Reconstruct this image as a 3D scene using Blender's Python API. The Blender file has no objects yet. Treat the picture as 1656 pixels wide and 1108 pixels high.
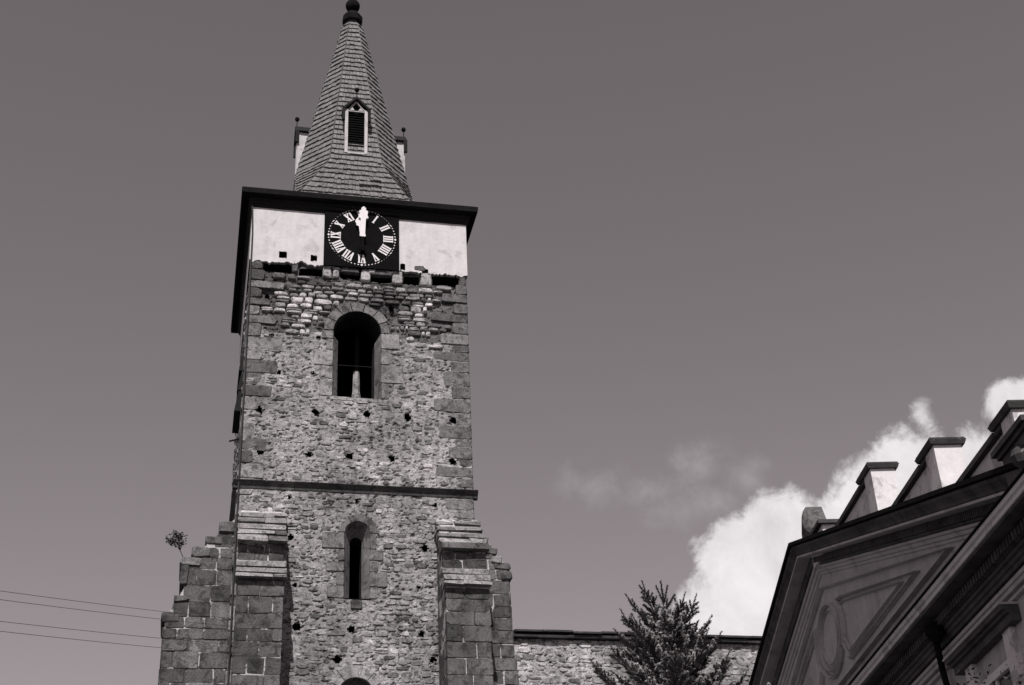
import bpy, math, random
import numpy as np
from mathutils import Vector, Matrix, noise as mnoise

random.seed(7)
R = random.random
def U(a, b): return a + (b - a) * random.random()

scene = bpy.context.scene
COL = scene.collection

# ------------------------------------------------------------------ camera
CAM = Vector((-4.8832, -44.1300, 1.6000))
YAW, PITCH, ROLL, FPX = 0.234278, 0.528502, -0.051023, 2300.66
cd = bpy.data.cameras.new('camera')
cam = bpy.data.objects.new('camera', cd)
COL.objects.link(cam)
fw = Vector((math.sin(YAW) * math.cos(PITCH), math.cos(YAW) * math.cos(PITCH), math.sin(PITCH)))
rt = Vector((math.cos(YAW), -math.sin(YAW), 0))
up = rt.cross(fw)
r2 = rt * math.cos(ROLL) + up * math.sin(ROLL)
u2 = -rt * math.sin(ROLL) + up * math.cos(ROLL)
cam.matrix_world = Matrix(((r2.x, u2.x, -fw.x, CAM.x), (r2.y, u2.y, -fw.y, CAM.y),
                           (r2.z, u2.z, -fw.z, CAM.z), (0, 0, 0, 1)))
cd.sensor_width = 36.0
cd.lens = FPX / 1656 * 36
cd.clip_end = 5000
scene.camera = cam

# ------------------------------------------------------------------ sky, sun, exposure
SUN_AZ, SUN_EL = math.radians(180 + 13), math.radians(48)   # clockwise from +Y
TINT = (1.0, 0.885, 0.93)
MTINT = (1.0, 0.95, 0.965)
scene.view_settings.view_transform = 'Standard'
scene.view_settings.look = 'None'
scene.view_settings.exposure = 0.0
scene.view_settings.gamma = 1.0
scene.view_settings.use_curve_mapping = False

world = bpy.data.worlds.new('World')
scene.world = world
world.use_nodes = True
nt = world.node_tree
nt.nodes.clear()
class NB:
    """small node builder"""
    def __init__(s, tree): s.t = tree
    def n(s, kind, **kw):
        nd = s.t.nodes.new(kind)
        for k, v in kw.items(): setattr(nd, k, v)
        return nd
    def link(s, a, b): s.t.links.new(a, b)
    def put(s, sock, v):
        if isinstance(v, (int, float)): sock.default_value = v
        elif isinstance(v, (tuple, list)): sock.default_value = v
        else: s.link(v, sock)
    def m(s, op, a, b=0.0, c=None):
        nd = s.n('ShaderNodeMath', operation=op)
        s.put(nd.inputs[0], a); s.put(nd.inputs[1], b)
        if c is not None: s.put(nd.inputs[2], c)
        return nd.outputs[0]
    def rng(s, v, a, b, c, d, smooth=False):
        nd = s.n('ShaderNodeMapRange')
        if smooth: nd.interpolation_type = 'SMOOTHSTEP'
        s.put(nd.inputs[0], v)
        for i, q in enumerate((a, b, c, d)): s.put(nd.inputs[i + 1], q)
        return nd.outputs[0]
    def noise(s, vec, scale, detail=4, rough=0.55, dist=0.0):
        nd = s.n('ShaderNodeTexNoise')
        s.link(vec, nd.inputs['Vector'])
        nd.inputs['Scale'].default_value = scale
        nd.inputs['Detail'].default_value = detail
        nd.inputs['Roughness'].default_value = rough
        nd.inputs['Distortion'].default_value = dist
        return nd.outputs[0]
    def tint(s, val, t=TINT):
        nd = s.n('ShaderNodeVectorMath', operation='SCALE')
        nd.inputs[0].default_value = t
        s.put(nd.inputs['Scale'], val)
        return nd.outputs[0]

b = NB(nt)
out = b.n('ShaderNodeOutputWorld')
bg = b.n('ShaderNodeBackground')
b.link(bg.outputs[0], out.inputs[0])
bg.inputs[1].default_value = 0.1
sky = b.n('ShaderNodeTexSky', sky_type='NISHITA')
sky.sun_disc = False
sky.sun_elevation = SUN_EL
sky.sun_rotation = SUN_AZ
sky.altitude = 300
sky.air_density = 1.0
sky.dust_density = 0.12
sky.ozone_density = 1.0
# black-and-white film: one grey from the sky colour, weighted to blue and green as old film sees it
sep = b.n('ShaderNodeSeparateColor')
b.link(sky.outputs[0], sep.inputs[0])
grey = b.m('ADD', b.m('MULTIPLY', sep.outputs[1], 0.60), b.m('MULTIPLY', sep.outputs[2], 0.30))
grey = b.m('MULTIPLY', grey, 1.0)
tc = b.n('ShaderNodeTexCoord')
dirv = tc.outputs['Generated']
sx = b.n('ShaderNodeSeparateXYZ'); b.link(dirv, sx.inputs[0])
azn = b.m('ARCTAN2', sx.outputs[0], sx.outputs[1])
eln = b.m('ARCSINE', sx.outputs[2])
CLOUD = [(0.4274, 0.3804, 0.0333, 0.0317), (0.3944, 0.3566, 0.0355, 0.04), (0.3807, 0.3223, 0.0436, 0.0375),
         (0.4367, 0.3416, 0.0645, 0.0501), (0.5, 0.3963, 0.0327, 0.0314), (0.5285, 0.4046, 0.0387, 0.0354),
         (0.485, 0.3648, 0.0639, 0.0375), (0.5718, 0.4015, 0.0294, 0.031), (0.6069, 0.4367, 0.0218, 0.0185),
         (0.5569, 0.3749, 0.0496, 0.033), (0.6063, 0.4014, 0.0328, 0.0286), (0.5419, 0.4404, 0.0066, 0.0133)]
WISP = [(0.2865, 0.4254, 0.0213, 0.0077), (0.3284, 0.418, 0.0326, 0.0095), (0.3724, 0.4312, 0.021, 0.0107),
        (0.4062, 0.4212, 0.0183, 0.0149), (0.3691, 0.4058, 0.0322, 0.0128)]
def blobs(lst):
    acc = None
    for a0, e0, ra, re in lst:
        da = b.m('DIVIDE', b.m('SUBTRACT', azn, a0), ra)
        de = b.m('DIVIDE', b.m('SUBTRACT', eln, e0), re)
        d = b.m('SQRT', b.m('ADD', b.m('MULTIPLY', da, da), b.m('MULTIPLY', de, de)))
        v = b.m('MULTIPLY', b.m('SUBTRACT', 1.0, d), min(ra, re) / 0.03)
        acc = v if acc is None else b.m('MAXIMUM', acc, v)
    return acc
n1 = b.noise(dirv, 38, 7, 0.62, 0.3)
n1c = b.m('SUBTRACT', n1, 0.5)
cu = b.m('ADD', blobs(CLOUD), b.m('MULTIPLY', n1c, 1.5))
cum = b.rng(cu, -0.11, 0.34, 0.0, 1.0, True)
wi = b.m('ADD', blobs(WISP), b.m('MULTIPLY', n1c, 1.6))
wim = b.m('MULTIPLY', b.rng(wi, -0.30, 0.8, 0.0, 1.0, True), 0.20)
# more fair-weather cumulus all round the sky near the horizon, outside the frame
n2 = b.noise(dirv, 4.5, 6, 0.6, 0.0)
low = b.m('MULTIPLY', b.rng(n2, 0.56, 0.68, 0.0, 1.0, True), b.rng(eln, 0.16, 0.24, 1.0, 0.0, True))
mask = b.m('MAXIMUM', b.m('MAXIMUM', cum, wim), b.m('MULTIPLY', low, 0.5))
shade = b.rng(b.noise(dirv, 26, 6, 0.6, 0.4), 0.32, 0.66, 7.0, 9.0)
skyc = b.tint(b.m('MULTIPLY', grey, b.m('SUBTRACT', 1.0, mask)))
clc = b.tint(b.m('MULTIPLY', shade, mask), (1.0, 0.955, 0.97))
addc = b.n('ShaderNodeVectorMath', operation='ADD')
b.link(skyc, addc.inputs[0]); b.link(clc, addc.inputs[1])
b.link(addc.outputs[0], bg.inputs[0])

sd = bpy.data.lights.new('sun', 'SUN')
sd.energy = 5.0
sd.angle = math.radians(0.53)
sd.color = (1.0, 0.975, 0.96)
sun = bpy.data.objects.new('sun', sd)
COL.objects.link(sun)
tos = Vector((math.sin(SUN_AZ) * math.cos(SUN_EL), math.cos(SUN_AZ) * math.cos(SUN_EL), math.sin(SUN_EL)))
sun.rotation_euler = tos.to_track_quat('Z', 'Y').to_euler()
sun.location = (-20, -60, 80)

# ------------------------------------------------------------------ helpers
class MB:
    def __init__(s): s.v = []; s.f = []; s.tone = []
    def quad(s, pts, tone=0.4):
        i = len(s.v); s.v.extend([tuple(p) for p in pts]); s.f.append(tuple(range(i, i + len(pts)))); s.tone.append(tone)
    def box(s, c0, c1, tone=0.4, fr=None):
        x0, y0, z0 = c0; x1, y1, z1 = c1
        P = [(x0, y0, z0), (x1, y0, z0), (x1, y1, z0), (x0, y1, z0), (x0, y0, z1), (x1, y0, z1), (x1, y1, z1), (x0, y1, z1)]
        if fr: P = [fr(*p) for p in P]
        s.hexa(P, tone)
    def hexa(s, P, tone=0.4):
        i = len(s.v); s.v.extend([tuple(p) for p in P])
        for q in ((0, 3, 2, 1), (4, 5, 6, 7), (0, 1, 5, 4), (1, 2, 6, 5), (2, 3, 7, 6), (3, 0, 4, 7)):
            s.f.append(tuple(i + k for k in q)); s.tone.append(tone)
    def prism(s, poly, fr, w0, w1, tone=0.4):
        """poly in (u,v); extruded from w0 to w1; fr(u,v,w)->xyz"""
        n = len(poly); i = len(s.v)
        s.v.extend([tuple(fr(u, v, w0)) for u, v in poly]); s.v.extend([tuple(fr(u, v, w1)) for u, v in poly])
        for k in range(n):
            j = (k + 1) % n
            s.f.append((i + k, i + j, i + n + j, i + n + k)); s.tone.append(tone)
        s.f.append(tuple(i + n + k for k in range(n))); s.tone.append(tone)
        s.f.append(tuple(i + n - 1 - k for k in range(n))); s.tone.append(tone)
    def stone(s, poly, fr, back, front, inset, tone, bulge=0.0):
        n = len(poly); i = len(s.v)
        cu = sum(p[0] for p in poly) / n; cv = sum(p[1] for p in poly) / n
        r1 = front - min(inset * 0.9, (front - back) * 0.6)
        s.v.extend([tuple(fr(u, v, back)) for u, v in poly])
        s.v.extend([tuple(fr(u, v, r1)) for u, v in poly])
        for u, v in poly:
            du, dv = cu - u, cv - v; L = math.hypot(du, dv) + 1e-9; k = min(inset / L, 0.45)
            s.v.append(tuple(fr(u + du * k, v + dv * k, front + U(-0.3, 0.3) * inset)))
        for q in (0, n):
            for k in range(n):
                j = (k + 1) % n
                s.f.append((i + q + k, i + q + j, i + q + n + j, i + q + n + k)); s.tone.append(tone)
        if bulge:
            s.v.append(tuple(fr(cu + U(-.2, .2) * inset, cv, front + bulge)))
            c = len(s.v) - 1
            for k in range(n):
                s.f.append((i + 2 * n + k, i + 2 * n + (k + 1) % n, c)); s.tone.append(tone)
        else:
            s.f.append(tuple(i + 2 * n + k for k in range(n))); s.tone.append(tone)
    def tube(s, pts, rad, seg=6, tone=0.3, cap=True):
        pts = [Vector(p) for p in pts]; n = len(pts); i0 = len(s.v)
        if not isinstance(rad, (list, tuple)): rad = [rad] * n
        for k, p in enumerate(pts):
            t = (pts[min(k + 1, n - 1)] - pts[max(k - 1, 0)]).normalized()
            a = t.orthogonal().normalized() if k == 0 else (pa - t * pa.dot(t)).normalized()
            pa = a; c = t.cross(a)
            for q in range(seg):
                w = 2 * math.pi * q / seg
                s.v.append(tuple(p + (a * math.cos(w) + c * math.sin(w)) * rad[k]))
        for k in range(n - 1):
            for q in range(seg):
                q2 = (q + 1) % seg
                s.f.append((i0 + k * seg + q, i0 + k * seg + q2, i0 + (k + 1) * seg + q2, i0 + (k + 1) * seg + q)); s.tone.append(tone)
        if cap:
            s.f.append(tuple(i0 + seg - 1 - q for q in range(seg))); s.tone.append(tone)
            s.f.append(tuple(i0 + (n - 1) * seg + q for q in range(seg))); s.tone.append(tone)
    def lathe(s, prof, c, seg=16, tone=0.3, phase=0.0):
        """prof [(r,z)]"""
        i0 = len(s.v)
        for r, z in prof:
            for q in range(seg):
                w = 2 * math.pi * q / seg + phase
                s.v.append((c[0] + r * math.cos(w), c[1] + r * math.sin(w), c[2] + z))
        for k in range(len(prof) - 1):
            for q in range(seg):
                q2 = (q + 1) % seg
                s.f.append((i0 + k * seg + q, i0 + k * seg + q2, i0 + (k + 1) * seg + q2, i0 + (k + 1) * seg + q)); s.tone.append(tone)
        s.f.append(tuple(i0 + seg - 1 - q for q in range(seg))); s.tone.append(tone)
        s.f.append(tuple(i0 + (len(prof) - 1) * seg + q for q in range(seg))); s.tone.append(tone)
    def jitter(s, a):
        s.v = [(x + U(-a, a), y + U(-a, a), z + U(-a, a)) for x, y, z in s.v]; return s
    def build(s, name, mat, parent=None, smooth=False, off=(0, 0, 0)):
        me = bpy.data.meshes.new(name)
        v = s.v if off == (0, 0, 0) else [(x - off[0], y - off[1], z - off[2]) for x, y, z in s.v]
        me.from_pydata(v, [], s.f)
        a = me.attributes.new('tone', 'FLOAT', 'FACE')
        a.data.foreach_set('value', s.tone)
        if smooth: me.polygons.foreach_set('use_smooth', [True] * len(me.polygons))
        me.materials.append(mat)
        o = bpy.data.objects.new(name, me)
        COL.objects.link(o)
        if parent: o.parent = parent
        return o

def tag(o, label, cat, group=None, kind=None):
    o['label'] = label; o['category'] = cat
    if group: o['group'] = group
    if kind: o['kind'] = kind
    return o
def empty(name, label, cat, group=None, loc=(0, 0, 0), rz=0.0):
    o = bpy.data.objects.new(name, None); COL.objects.link(o)
    o.location = loc; o.rotation_euler = (0, 0, rz); o.empty_display_size = 0.3
    return tag(o, label, cat, group)

# ------------------------------------------------------------------ materials
ALB = 0.88                                         # overall reflectance, set against the sun's strength
def mk(name, tone=None, var=0.25, scale=5.0, stretch=(1, 1, 1), bump=0.25, bscale=40.0, bdist=0.02, rough=0.92,
       metal=0.0, blotch=None, fine=0.0, streak=0.0, spec=0.25, big=0.0):
    m = bpy.data.materials.new(name); m.use_nodes = True
    t = m.node_tree; t.nodes.clear(); b = NB(t)
    o = b.n('ShaderNodeOutputMaterial'); p = b.n('ShaderNodeBsdfPrincipled')
    b.link(p.outputs[0], o.inputs[0])
    g = b.n('ShaderNodeNewGeometry')
    mp = b.n('ShaderNodeVectorMath', operation='MULTIPLY'); b.link(g.outputs['Position'], mp.inputs[0]); mp.inputs[1].default_value = stretch
    vec = mp.outputs[0]
    if tone is None:
        a = b.n('ShaderNodeAttribute', attribute_name='tone'); base = a.outputs['Fac']
    else: base = tone
    n = b.noise(vec, scale, 6, 0.62)
    val = b.m('MULTIPLY', base, b.rng(n, 0.28, 0.72, 1 - var, 1 + var))
    if fine:
        n3 = b.noise(vec, scale * 9, 3, 0.6)
        val = b.m('MULTIPLY', val, b.rng(n3, 0.3, 0.7, 1 - fine, 1 + fine))
    if blotch:                                             # lichen, damp and soot with a shape of their own
        bs, lo, hi, amt = blotch
        n4 = b.noise(g.outputs['Position'], bs, 5, 0.65, 0.4)
        val = b.m('MULTIPLY', val, b.rng(n4, lo, hi, 1.0, amt, True))
    if big:                                                # patches of older, dirtier facing a metre or two across
        n6 = b.noise(g.outputs['Position'], 0.55, 4, 0.6, 0.5)
        val = b.m('MULTIPLY', val, b.rng(n6, 0.36, 0.64, 1 - big, 1 + big * 0.55))
    if streak:
        sm = b.n('ShaderNodeVectorMath', operation='MULTIPLY'); b.link(g.outputs['Position'], sm.inputs[0]); sm.inputs[1].default_value = (1, 1, 0.12)
        n5 = b.noise(sm.outputs[0], 4.0, 5, 0.6)
        val = b.m('MULTIPLY', val, b.rng(n5, 0.35, 0.65, 1 + streak * 0.5, 1 - streak))
    b.link(b.tint(b.m('MULTIPLY', val, ALB), MTINT), p.inputs['Base Color'])
    p.inputs['Roughness'].default_value = rough
    p.inputs['Metallic'].default_value = metal
    p.inputs['Specular IOR Level'].default_value = spec
    if bump:
        bn = b.noise(vec, bscale, 5, 0.65)
        bp = b.n('ShaderNodeBump'); bp.inputs['Strength'].default_value = bump; bp.inputs['Distance'].default_value = bdist
        b.link(bn, bp.inputs['Height']); b.link(bp.outputs[0], p.inputs['Normal'])
    return m

M = {}
M['stone'] = mk('rubble_stone', None, 0.34, 4.0, (1, 1, 1.8), 0.9, 24, 0.05, blotch=(6.5, 0.52, 0.60, 0.5), fine=0.50, big=0.38, streak=0.12)
M['ashlar'] = mk('ashlar_stone', None, 0.28, 2.4, (1, 1, 1.4), 0.7, 24, 0.035, blotch=(3.6, 0.51, 0.60, 0.5), fine=0.5, big=0.28, streak=0.14)
M['mortar'] = mk('lime_mortar', None, 0.36, 3.4, (1, 1, 2.4), 0.8, 20, 0.05, blotch=(7.0, 0.52, 0.59, 0.36), fine=0.50, big=0.38, streak=0.16)
M['joint'] = mk('joint_mortar', 0.48, 0.3, 3.0, (1, 1, 1), 0.6, 30, 0.02, blotch=(1.5, 0.46, 0.54, 0.12))
M['plaster'] = mk('lime_plaster', 0.63, 0.09, 1.4, (1, 1, 1), 0.25, 10, 0.02, blotch=(1.3, 0.54, 0.66, 0.80), fine=0.05, streak=0.07)
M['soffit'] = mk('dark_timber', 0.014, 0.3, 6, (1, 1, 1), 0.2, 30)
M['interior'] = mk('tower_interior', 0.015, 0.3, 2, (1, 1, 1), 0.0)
M['shingle'] = mk('wood_shingle', None, 0.28, 7, (1, 1, 0.5), 0.4, 40, 0.01, fine=0.22)
M['darkmetal'] = mk('dark_sheet_metal', 0.016, 0.3, 4, (1, 1, 1), 0.05, 30, rough=0.8, spec=0.0)
M['white'] = mk('white_paint', 0.80, 0.08, 5, (1, 1, 1), 0.1, 30)
M['trim'] = mk('weathered_white_boards', 0.52, 0.18, 5, (1, 1, 0.4), 0.2, 30, blotch=(3, 0.52, 0.62, 0.75))
M['black'] = mk('black_paint', 0.009, 0.2, 3, (1, 1, 1), 0.05, 20, rough=0.9, spec=0.0)
M['stucco'] = mk('grey_stucco', 0.50, 0.16, 1.6, (1, 1, 1), 0.2, 30, 0.01, blotch=(1.1, 0.52, 0.70, 0.70), fine=0.10, streak=0.08)
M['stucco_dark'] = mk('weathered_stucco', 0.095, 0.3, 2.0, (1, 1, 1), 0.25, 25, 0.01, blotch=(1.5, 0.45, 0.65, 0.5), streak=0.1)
M['parapet'] = mk('whitewashed_parapet', 0.74, 0.12, 1.8, (1, 1, 1), 0.2, 25, 0.015, blotch=(1.9, 0.53, 0.62, 0.62), fine=0.06, streak=0.06)
M['cap'] = mk('stained_cap_stone', 0.06, 0.4, 4, (1, 1, 1), 0.4, 30, 0.02, blotch=(5, 0.62, 0.66, 3.5))
M['needle'] = mk('spruce_needles', None, 0.3, 3, (1, 1, 1), 0.0, rough=0.6, spec=0.3)
M['bark'] = mk('bark', 0.09, 0.4, 6, (1, 1, 0.3), 0.8, 20)
M['leaf'] = mk('leaf', None, 0.3, 3, (1, 1, 1), 0.0, rough=0.6)
M['wire'] = mk('black_cable', 0.025, 0.1, 4, (1, 1, 1), 0.0, rough=0.6)
M['ground'] = mk('ground_turf', 0.055, 0.5, 0.5, (1, 1, 1), 0.8, 6, 0.05)
M['glass'] = mk('dark_glass', 0.02, 0.1, 2, (1, 1, 1), 0.0, rough=0.1, spec=0.5)

# ------------------------------------------------------------------ ground
g = MB()
S = 3000; K = 12
for i in range(K):
    for j in range(K):
        x0 = -S + 2 * S * i / K; y0 = -S + 2 * S * j / K; d = 2 * S / K
        g.quad([(x0, y0, 0), (x0 + d, y0, 0), (x0 + d, y0 + d, 0), (x0, y0 + d, 0)], 0.06)
go = g.build('ground', M['ground']); go['kind'] = 'structure'; go['label'] = 'dark turf ground around the church'

# ================================================================== CHURCH TOWER
W = 4.0; D = 9.48; CY = D / 2
tower = empty('church_tower', 'tall rubble stone church tower with stepped buttresses, white clock storey and shingled spire', 'church tower')
FR = lambda u, v, w: (u, -w, v)                   # front face frame, w outward
FL = lambda u, v, w: (-W - w, u, v)               # left face, u = Y
SLOTS = [(-3.55, -2.5, 30.47, 30.80), (-2.25, -1.40, 30.40, 30.72), (-0.75, 0.02, 30.42, 30.62), (0.42, 1.2, 30.34, 30.60),
         (1.62, 2.25, 30.36, 30.72), (2.72, 3.72, 30.42, 30.80)]
W1 = dict(c=-0.06, half=0.86, spring=28.08, bot=25.38)
W2 = dict(c=0.02, half=0.42, spring=20.28, bot=17.98)
W3 = dict(c=0.03, half=0.56, spring=14.80, bot=11.6)
WINS = [W1, W2, W3]
def in_win(x, z, w, grow=0.0):
    if z < w['bot'] - grow or abs(x - w['c']) > w['half'] + grow: return False
    if z <= w['spring']: return True
    return math.hypot(x - w['c'], z - w['spring']) < w['half'] + grow
HOLES = [(-3.44, 24.71, .13), (-1.49, 24.74, .12), (.30, 24.76, .13), (1.74, 24.73, .13), (3.37, 24.71, .13),
         (-3.31, 23.11, .12), (-1.66, 23.09, .11), (-.29, 23.10, .12), (1.19, 23.11, .11), (3.29, 23.11, .12)]
CAMV = np.array(CAM)
def px_front(x, y):
    """reading of a hole's position on the front wall (Y = 0) from its bearing"""
    d = fw * FPX + r2 * (x - 828) - u2 * (y - 554)
    k = -CAM.y / d.y
    return (CAM.x + d.x * k, CAM.z + d.z * k)
for x, y, r in [(451, 602, .10), (506, 604, .10), (440, 542, .08), (515, 546, .09), 
                (664, 613, .09), (736, 616, .14), (699, 559, .09), (634, 562, .09), (516, 487, .11), (633, 498, .10), (622, 513, .11),
                (414, 471, .12), (432, 479, .09), (468, 804, .11), (577, 811, .11), (704, 817, .11), (687, 887, .17), (677, 950, .10),
                (477, 946, .10), (480, 1014, .19), (568, 1017, .16), (682, 1025, .15), (545, 1066, .19), (701, 1066, .14), 
                (470, 868, .12)]:
    hx, hz = px_front(x, y); HOLES.append((hx, hz, r * .72))
def in_hole(x, z, grow=0.0):
    for hx, hz, r in HOLES:
        if (x - hx) ** 2 + (z - hz) ** 2 < (r + grow) ** 2: return True
    return False
def fbm(x, y, z, o=4): return mnoise.fractal(Vector((x, y, z)), 0.8, 2.1, o)

def rubble_sheet(frame, u0, u1, v0, v1, step, depth, cut, seed=0.0, tone=0.42):
    """displaced mortar bed: a grid in (u,v) with real relief"""
    mb = MB(); nu = max(2, int(round((u1 - u0) / step))); nv = max(2, int(round((v1 - v0) / step)))
    idx = {}
    for j in range(nv + 1):
        for i in range(nu + 1):
            u = u0 + (u1 - u0) * i / nu; v = v0 + (v1 - v0) * j / nv
            a = fbm(u * 2.3 + seed, v * 4.6, seed); c = fbm(u * 5.5 + seed, v * 16, 3.3, 2)
            w = -depth(u, v) + 0.018 * a + 0.014 * c
            if c < -0.46: w -= 0.05
            mb.v.append(frame(u + U(-.3, .3) * step, v + U(-.3, .3) * step, w) if 0 < i < nu and 0 < j < nv else frame(u, v, w))
    for j in range(nv):
        for i in range(nu):
            u = u0 + (u1 - u0) * (i + .5) / nu; v = v0 + (v1 - v0) * (j + .5) / nv
            if cut(u, v): continue
            k = j * (nu + 1) + i
            mb.f.append((k, k + 1, k + nu + 2, k + nu + 1))
            mb.tone.append(tone(u, v) if callable(tone) else tone)
    return mb

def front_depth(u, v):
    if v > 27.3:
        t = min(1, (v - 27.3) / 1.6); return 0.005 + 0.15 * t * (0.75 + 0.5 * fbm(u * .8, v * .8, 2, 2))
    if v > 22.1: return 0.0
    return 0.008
def front_cut(u, v):
    for a, c, z0, z1 in SLOTS:
        if a < u < c and z0 < v < z1: return True
    for w in WINS:
        if in_win(u, v, w, 0.02): return True
    return in_hole(u, v)
wall_mb = rubble_sheet(FR, -W + .02, W - .02, 12.0, 31.0, 0.05, front_depth, front_cut, 0.0, lambda u, v: .385 if front_depth(u, v) < .05 else .14)  # deep joints: earthy mortar, also toned darker to stand for their shade
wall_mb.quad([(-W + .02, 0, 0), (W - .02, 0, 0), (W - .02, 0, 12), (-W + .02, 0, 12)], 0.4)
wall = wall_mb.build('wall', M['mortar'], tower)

# other three faces and the dark inside
sh = rubble_sheet(FL, 0.02, D, 12.0, 31.0, 0.12, lambda u, v: 0.0, lambda u, v: False, 5.0)
sh.quad([(-W, 0.02, 0), (-W, D, 0), (-W, D, 12), (-W, 0.02, 12)], 0.4)
sh.build('side_wall', M['mortar'], tower)
sh = MB()
sh.quad([(W, 0.02, 0), (W, D, 0), (W, D, 33.4), (W, 0.02, 33.4)], 0.4)
sh.quad([(-W, D, 0), (W, D, 0), (W, D, 33.4), (-W, D, 33.4)], 0.4)
sh.build('side_wall', M['mortar'], tower)
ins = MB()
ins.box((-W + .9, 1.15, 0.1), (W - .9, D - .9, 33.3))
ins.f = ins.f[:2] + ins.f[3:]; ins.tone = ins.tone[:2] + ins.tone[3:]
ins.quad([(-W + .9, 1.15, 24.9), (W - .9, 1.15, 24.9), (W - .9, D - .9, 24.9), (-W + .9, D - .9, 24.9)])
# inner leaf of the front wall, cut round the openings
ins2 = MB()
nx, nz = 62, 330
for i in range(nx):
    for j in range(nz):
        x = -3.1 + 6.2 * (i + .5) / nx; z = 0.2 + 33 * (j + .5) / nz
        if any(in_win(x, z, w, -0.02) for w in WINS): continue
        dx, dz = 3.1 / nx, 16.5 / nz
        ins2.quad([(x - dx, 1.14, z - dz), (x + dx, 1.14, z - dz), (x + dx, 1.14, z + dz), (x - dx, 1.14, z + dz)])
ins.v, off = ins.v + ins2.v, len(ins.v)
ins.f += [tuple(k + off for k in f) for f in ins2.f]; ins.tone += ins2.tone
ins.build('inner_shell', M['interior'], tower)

# ---------------- quoins
def jrect(u0, u1, v0, v1, j=0.012, c=0.03, chip=0.0):
    c = min(c, (u1 - u0) * .2, (v1 - v0) * .2)
    p = [(u0 + c, v0), (u1 - c, v0), (u1, v0 + c), (u1, v1 - c), (u1 - c, v1), (u0 + c, v1), (u0, v1 - c), (u0, v0 + c)]
    if chip and R() < chip:                              # a broken corner
        k = random.choice((0, 2, 4, 6)); q = U(.05, .13)
        q = min(q, (u1 - u0) * .35, (v1 - v0) * .4)
        (ua, va), (ub, vb) = p[k], p[(k + 1) % 8]
        if k == 0: p[7] = (u0, v0 + q * U(.6, 1)); p[0] = (u0 + q, v0)
        elif k == 2: p[1] = (u1 - q, v0); p[2] = (u1, v0 + q * U(.6, 1))
        elif k == 4: p[3] = (u1, v1 - q * U(.6, 1)); p[4] = (u1 - q, v1)
        else: p[5] = (u0 + q, v1); p[6] = (u0, v1 - q * U(.6, 1))
    return [(u + U(-j, j), v + U(-j, j)) for u, v in p]
QUO = []                                             # (u0,u1,v0,v1) covered zones on the front
def quoins(side):
    z = 12.0; k = 0
    while z < 30.3:
        h = U(.30, .58)
        if z + h > 30.45: h = 30.45 - z
        if abs(z + h / 2 - 21.88) < .42 + h / 2 - .2:
            if z < 21.7: h = max(.2, 21.70 - z)
        if 21.68 <= z < 22.1: z = 22.1; continue
        L = U(.75, 1.35) if k % 2 else U(.40, .66)
        if R() < .12: L *= 1.3
        if side < 0: u0, u1 = -W - .015, -W + L
        else: u0, u1 = W - L, W + .015
        if R() > (.12 if side < 0 else .04):
            tn = U(.10, .18) if R() < (.58 if side < 0 else .82) else U(.20, .33)
            mb = MB()
            pr = U(.005, .03)
            mb.stone(jrect(u0, u1, z + .02, z + h - .015, .028, .06, .3), FR, -.25, pr, .02, tn)
            # return on the side face
            Ls = U(.42, .72) if k % 2 else U(.85, 1.4)
            X = side * W
            f2 = (lambda u, v, w, X=X: (X + side * w, u, v))
            mb.stone(jrect(-.0, Ls, z + .02, z + h - .015), f2, -.2, .02, .02, tn * .95)
            mb.build('quoin', M['ashlar'], tower)
            QUO.append((u0, u1, z, z + h))
        z += h; k += 1
quoins(-1); quoins(1)

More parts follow.
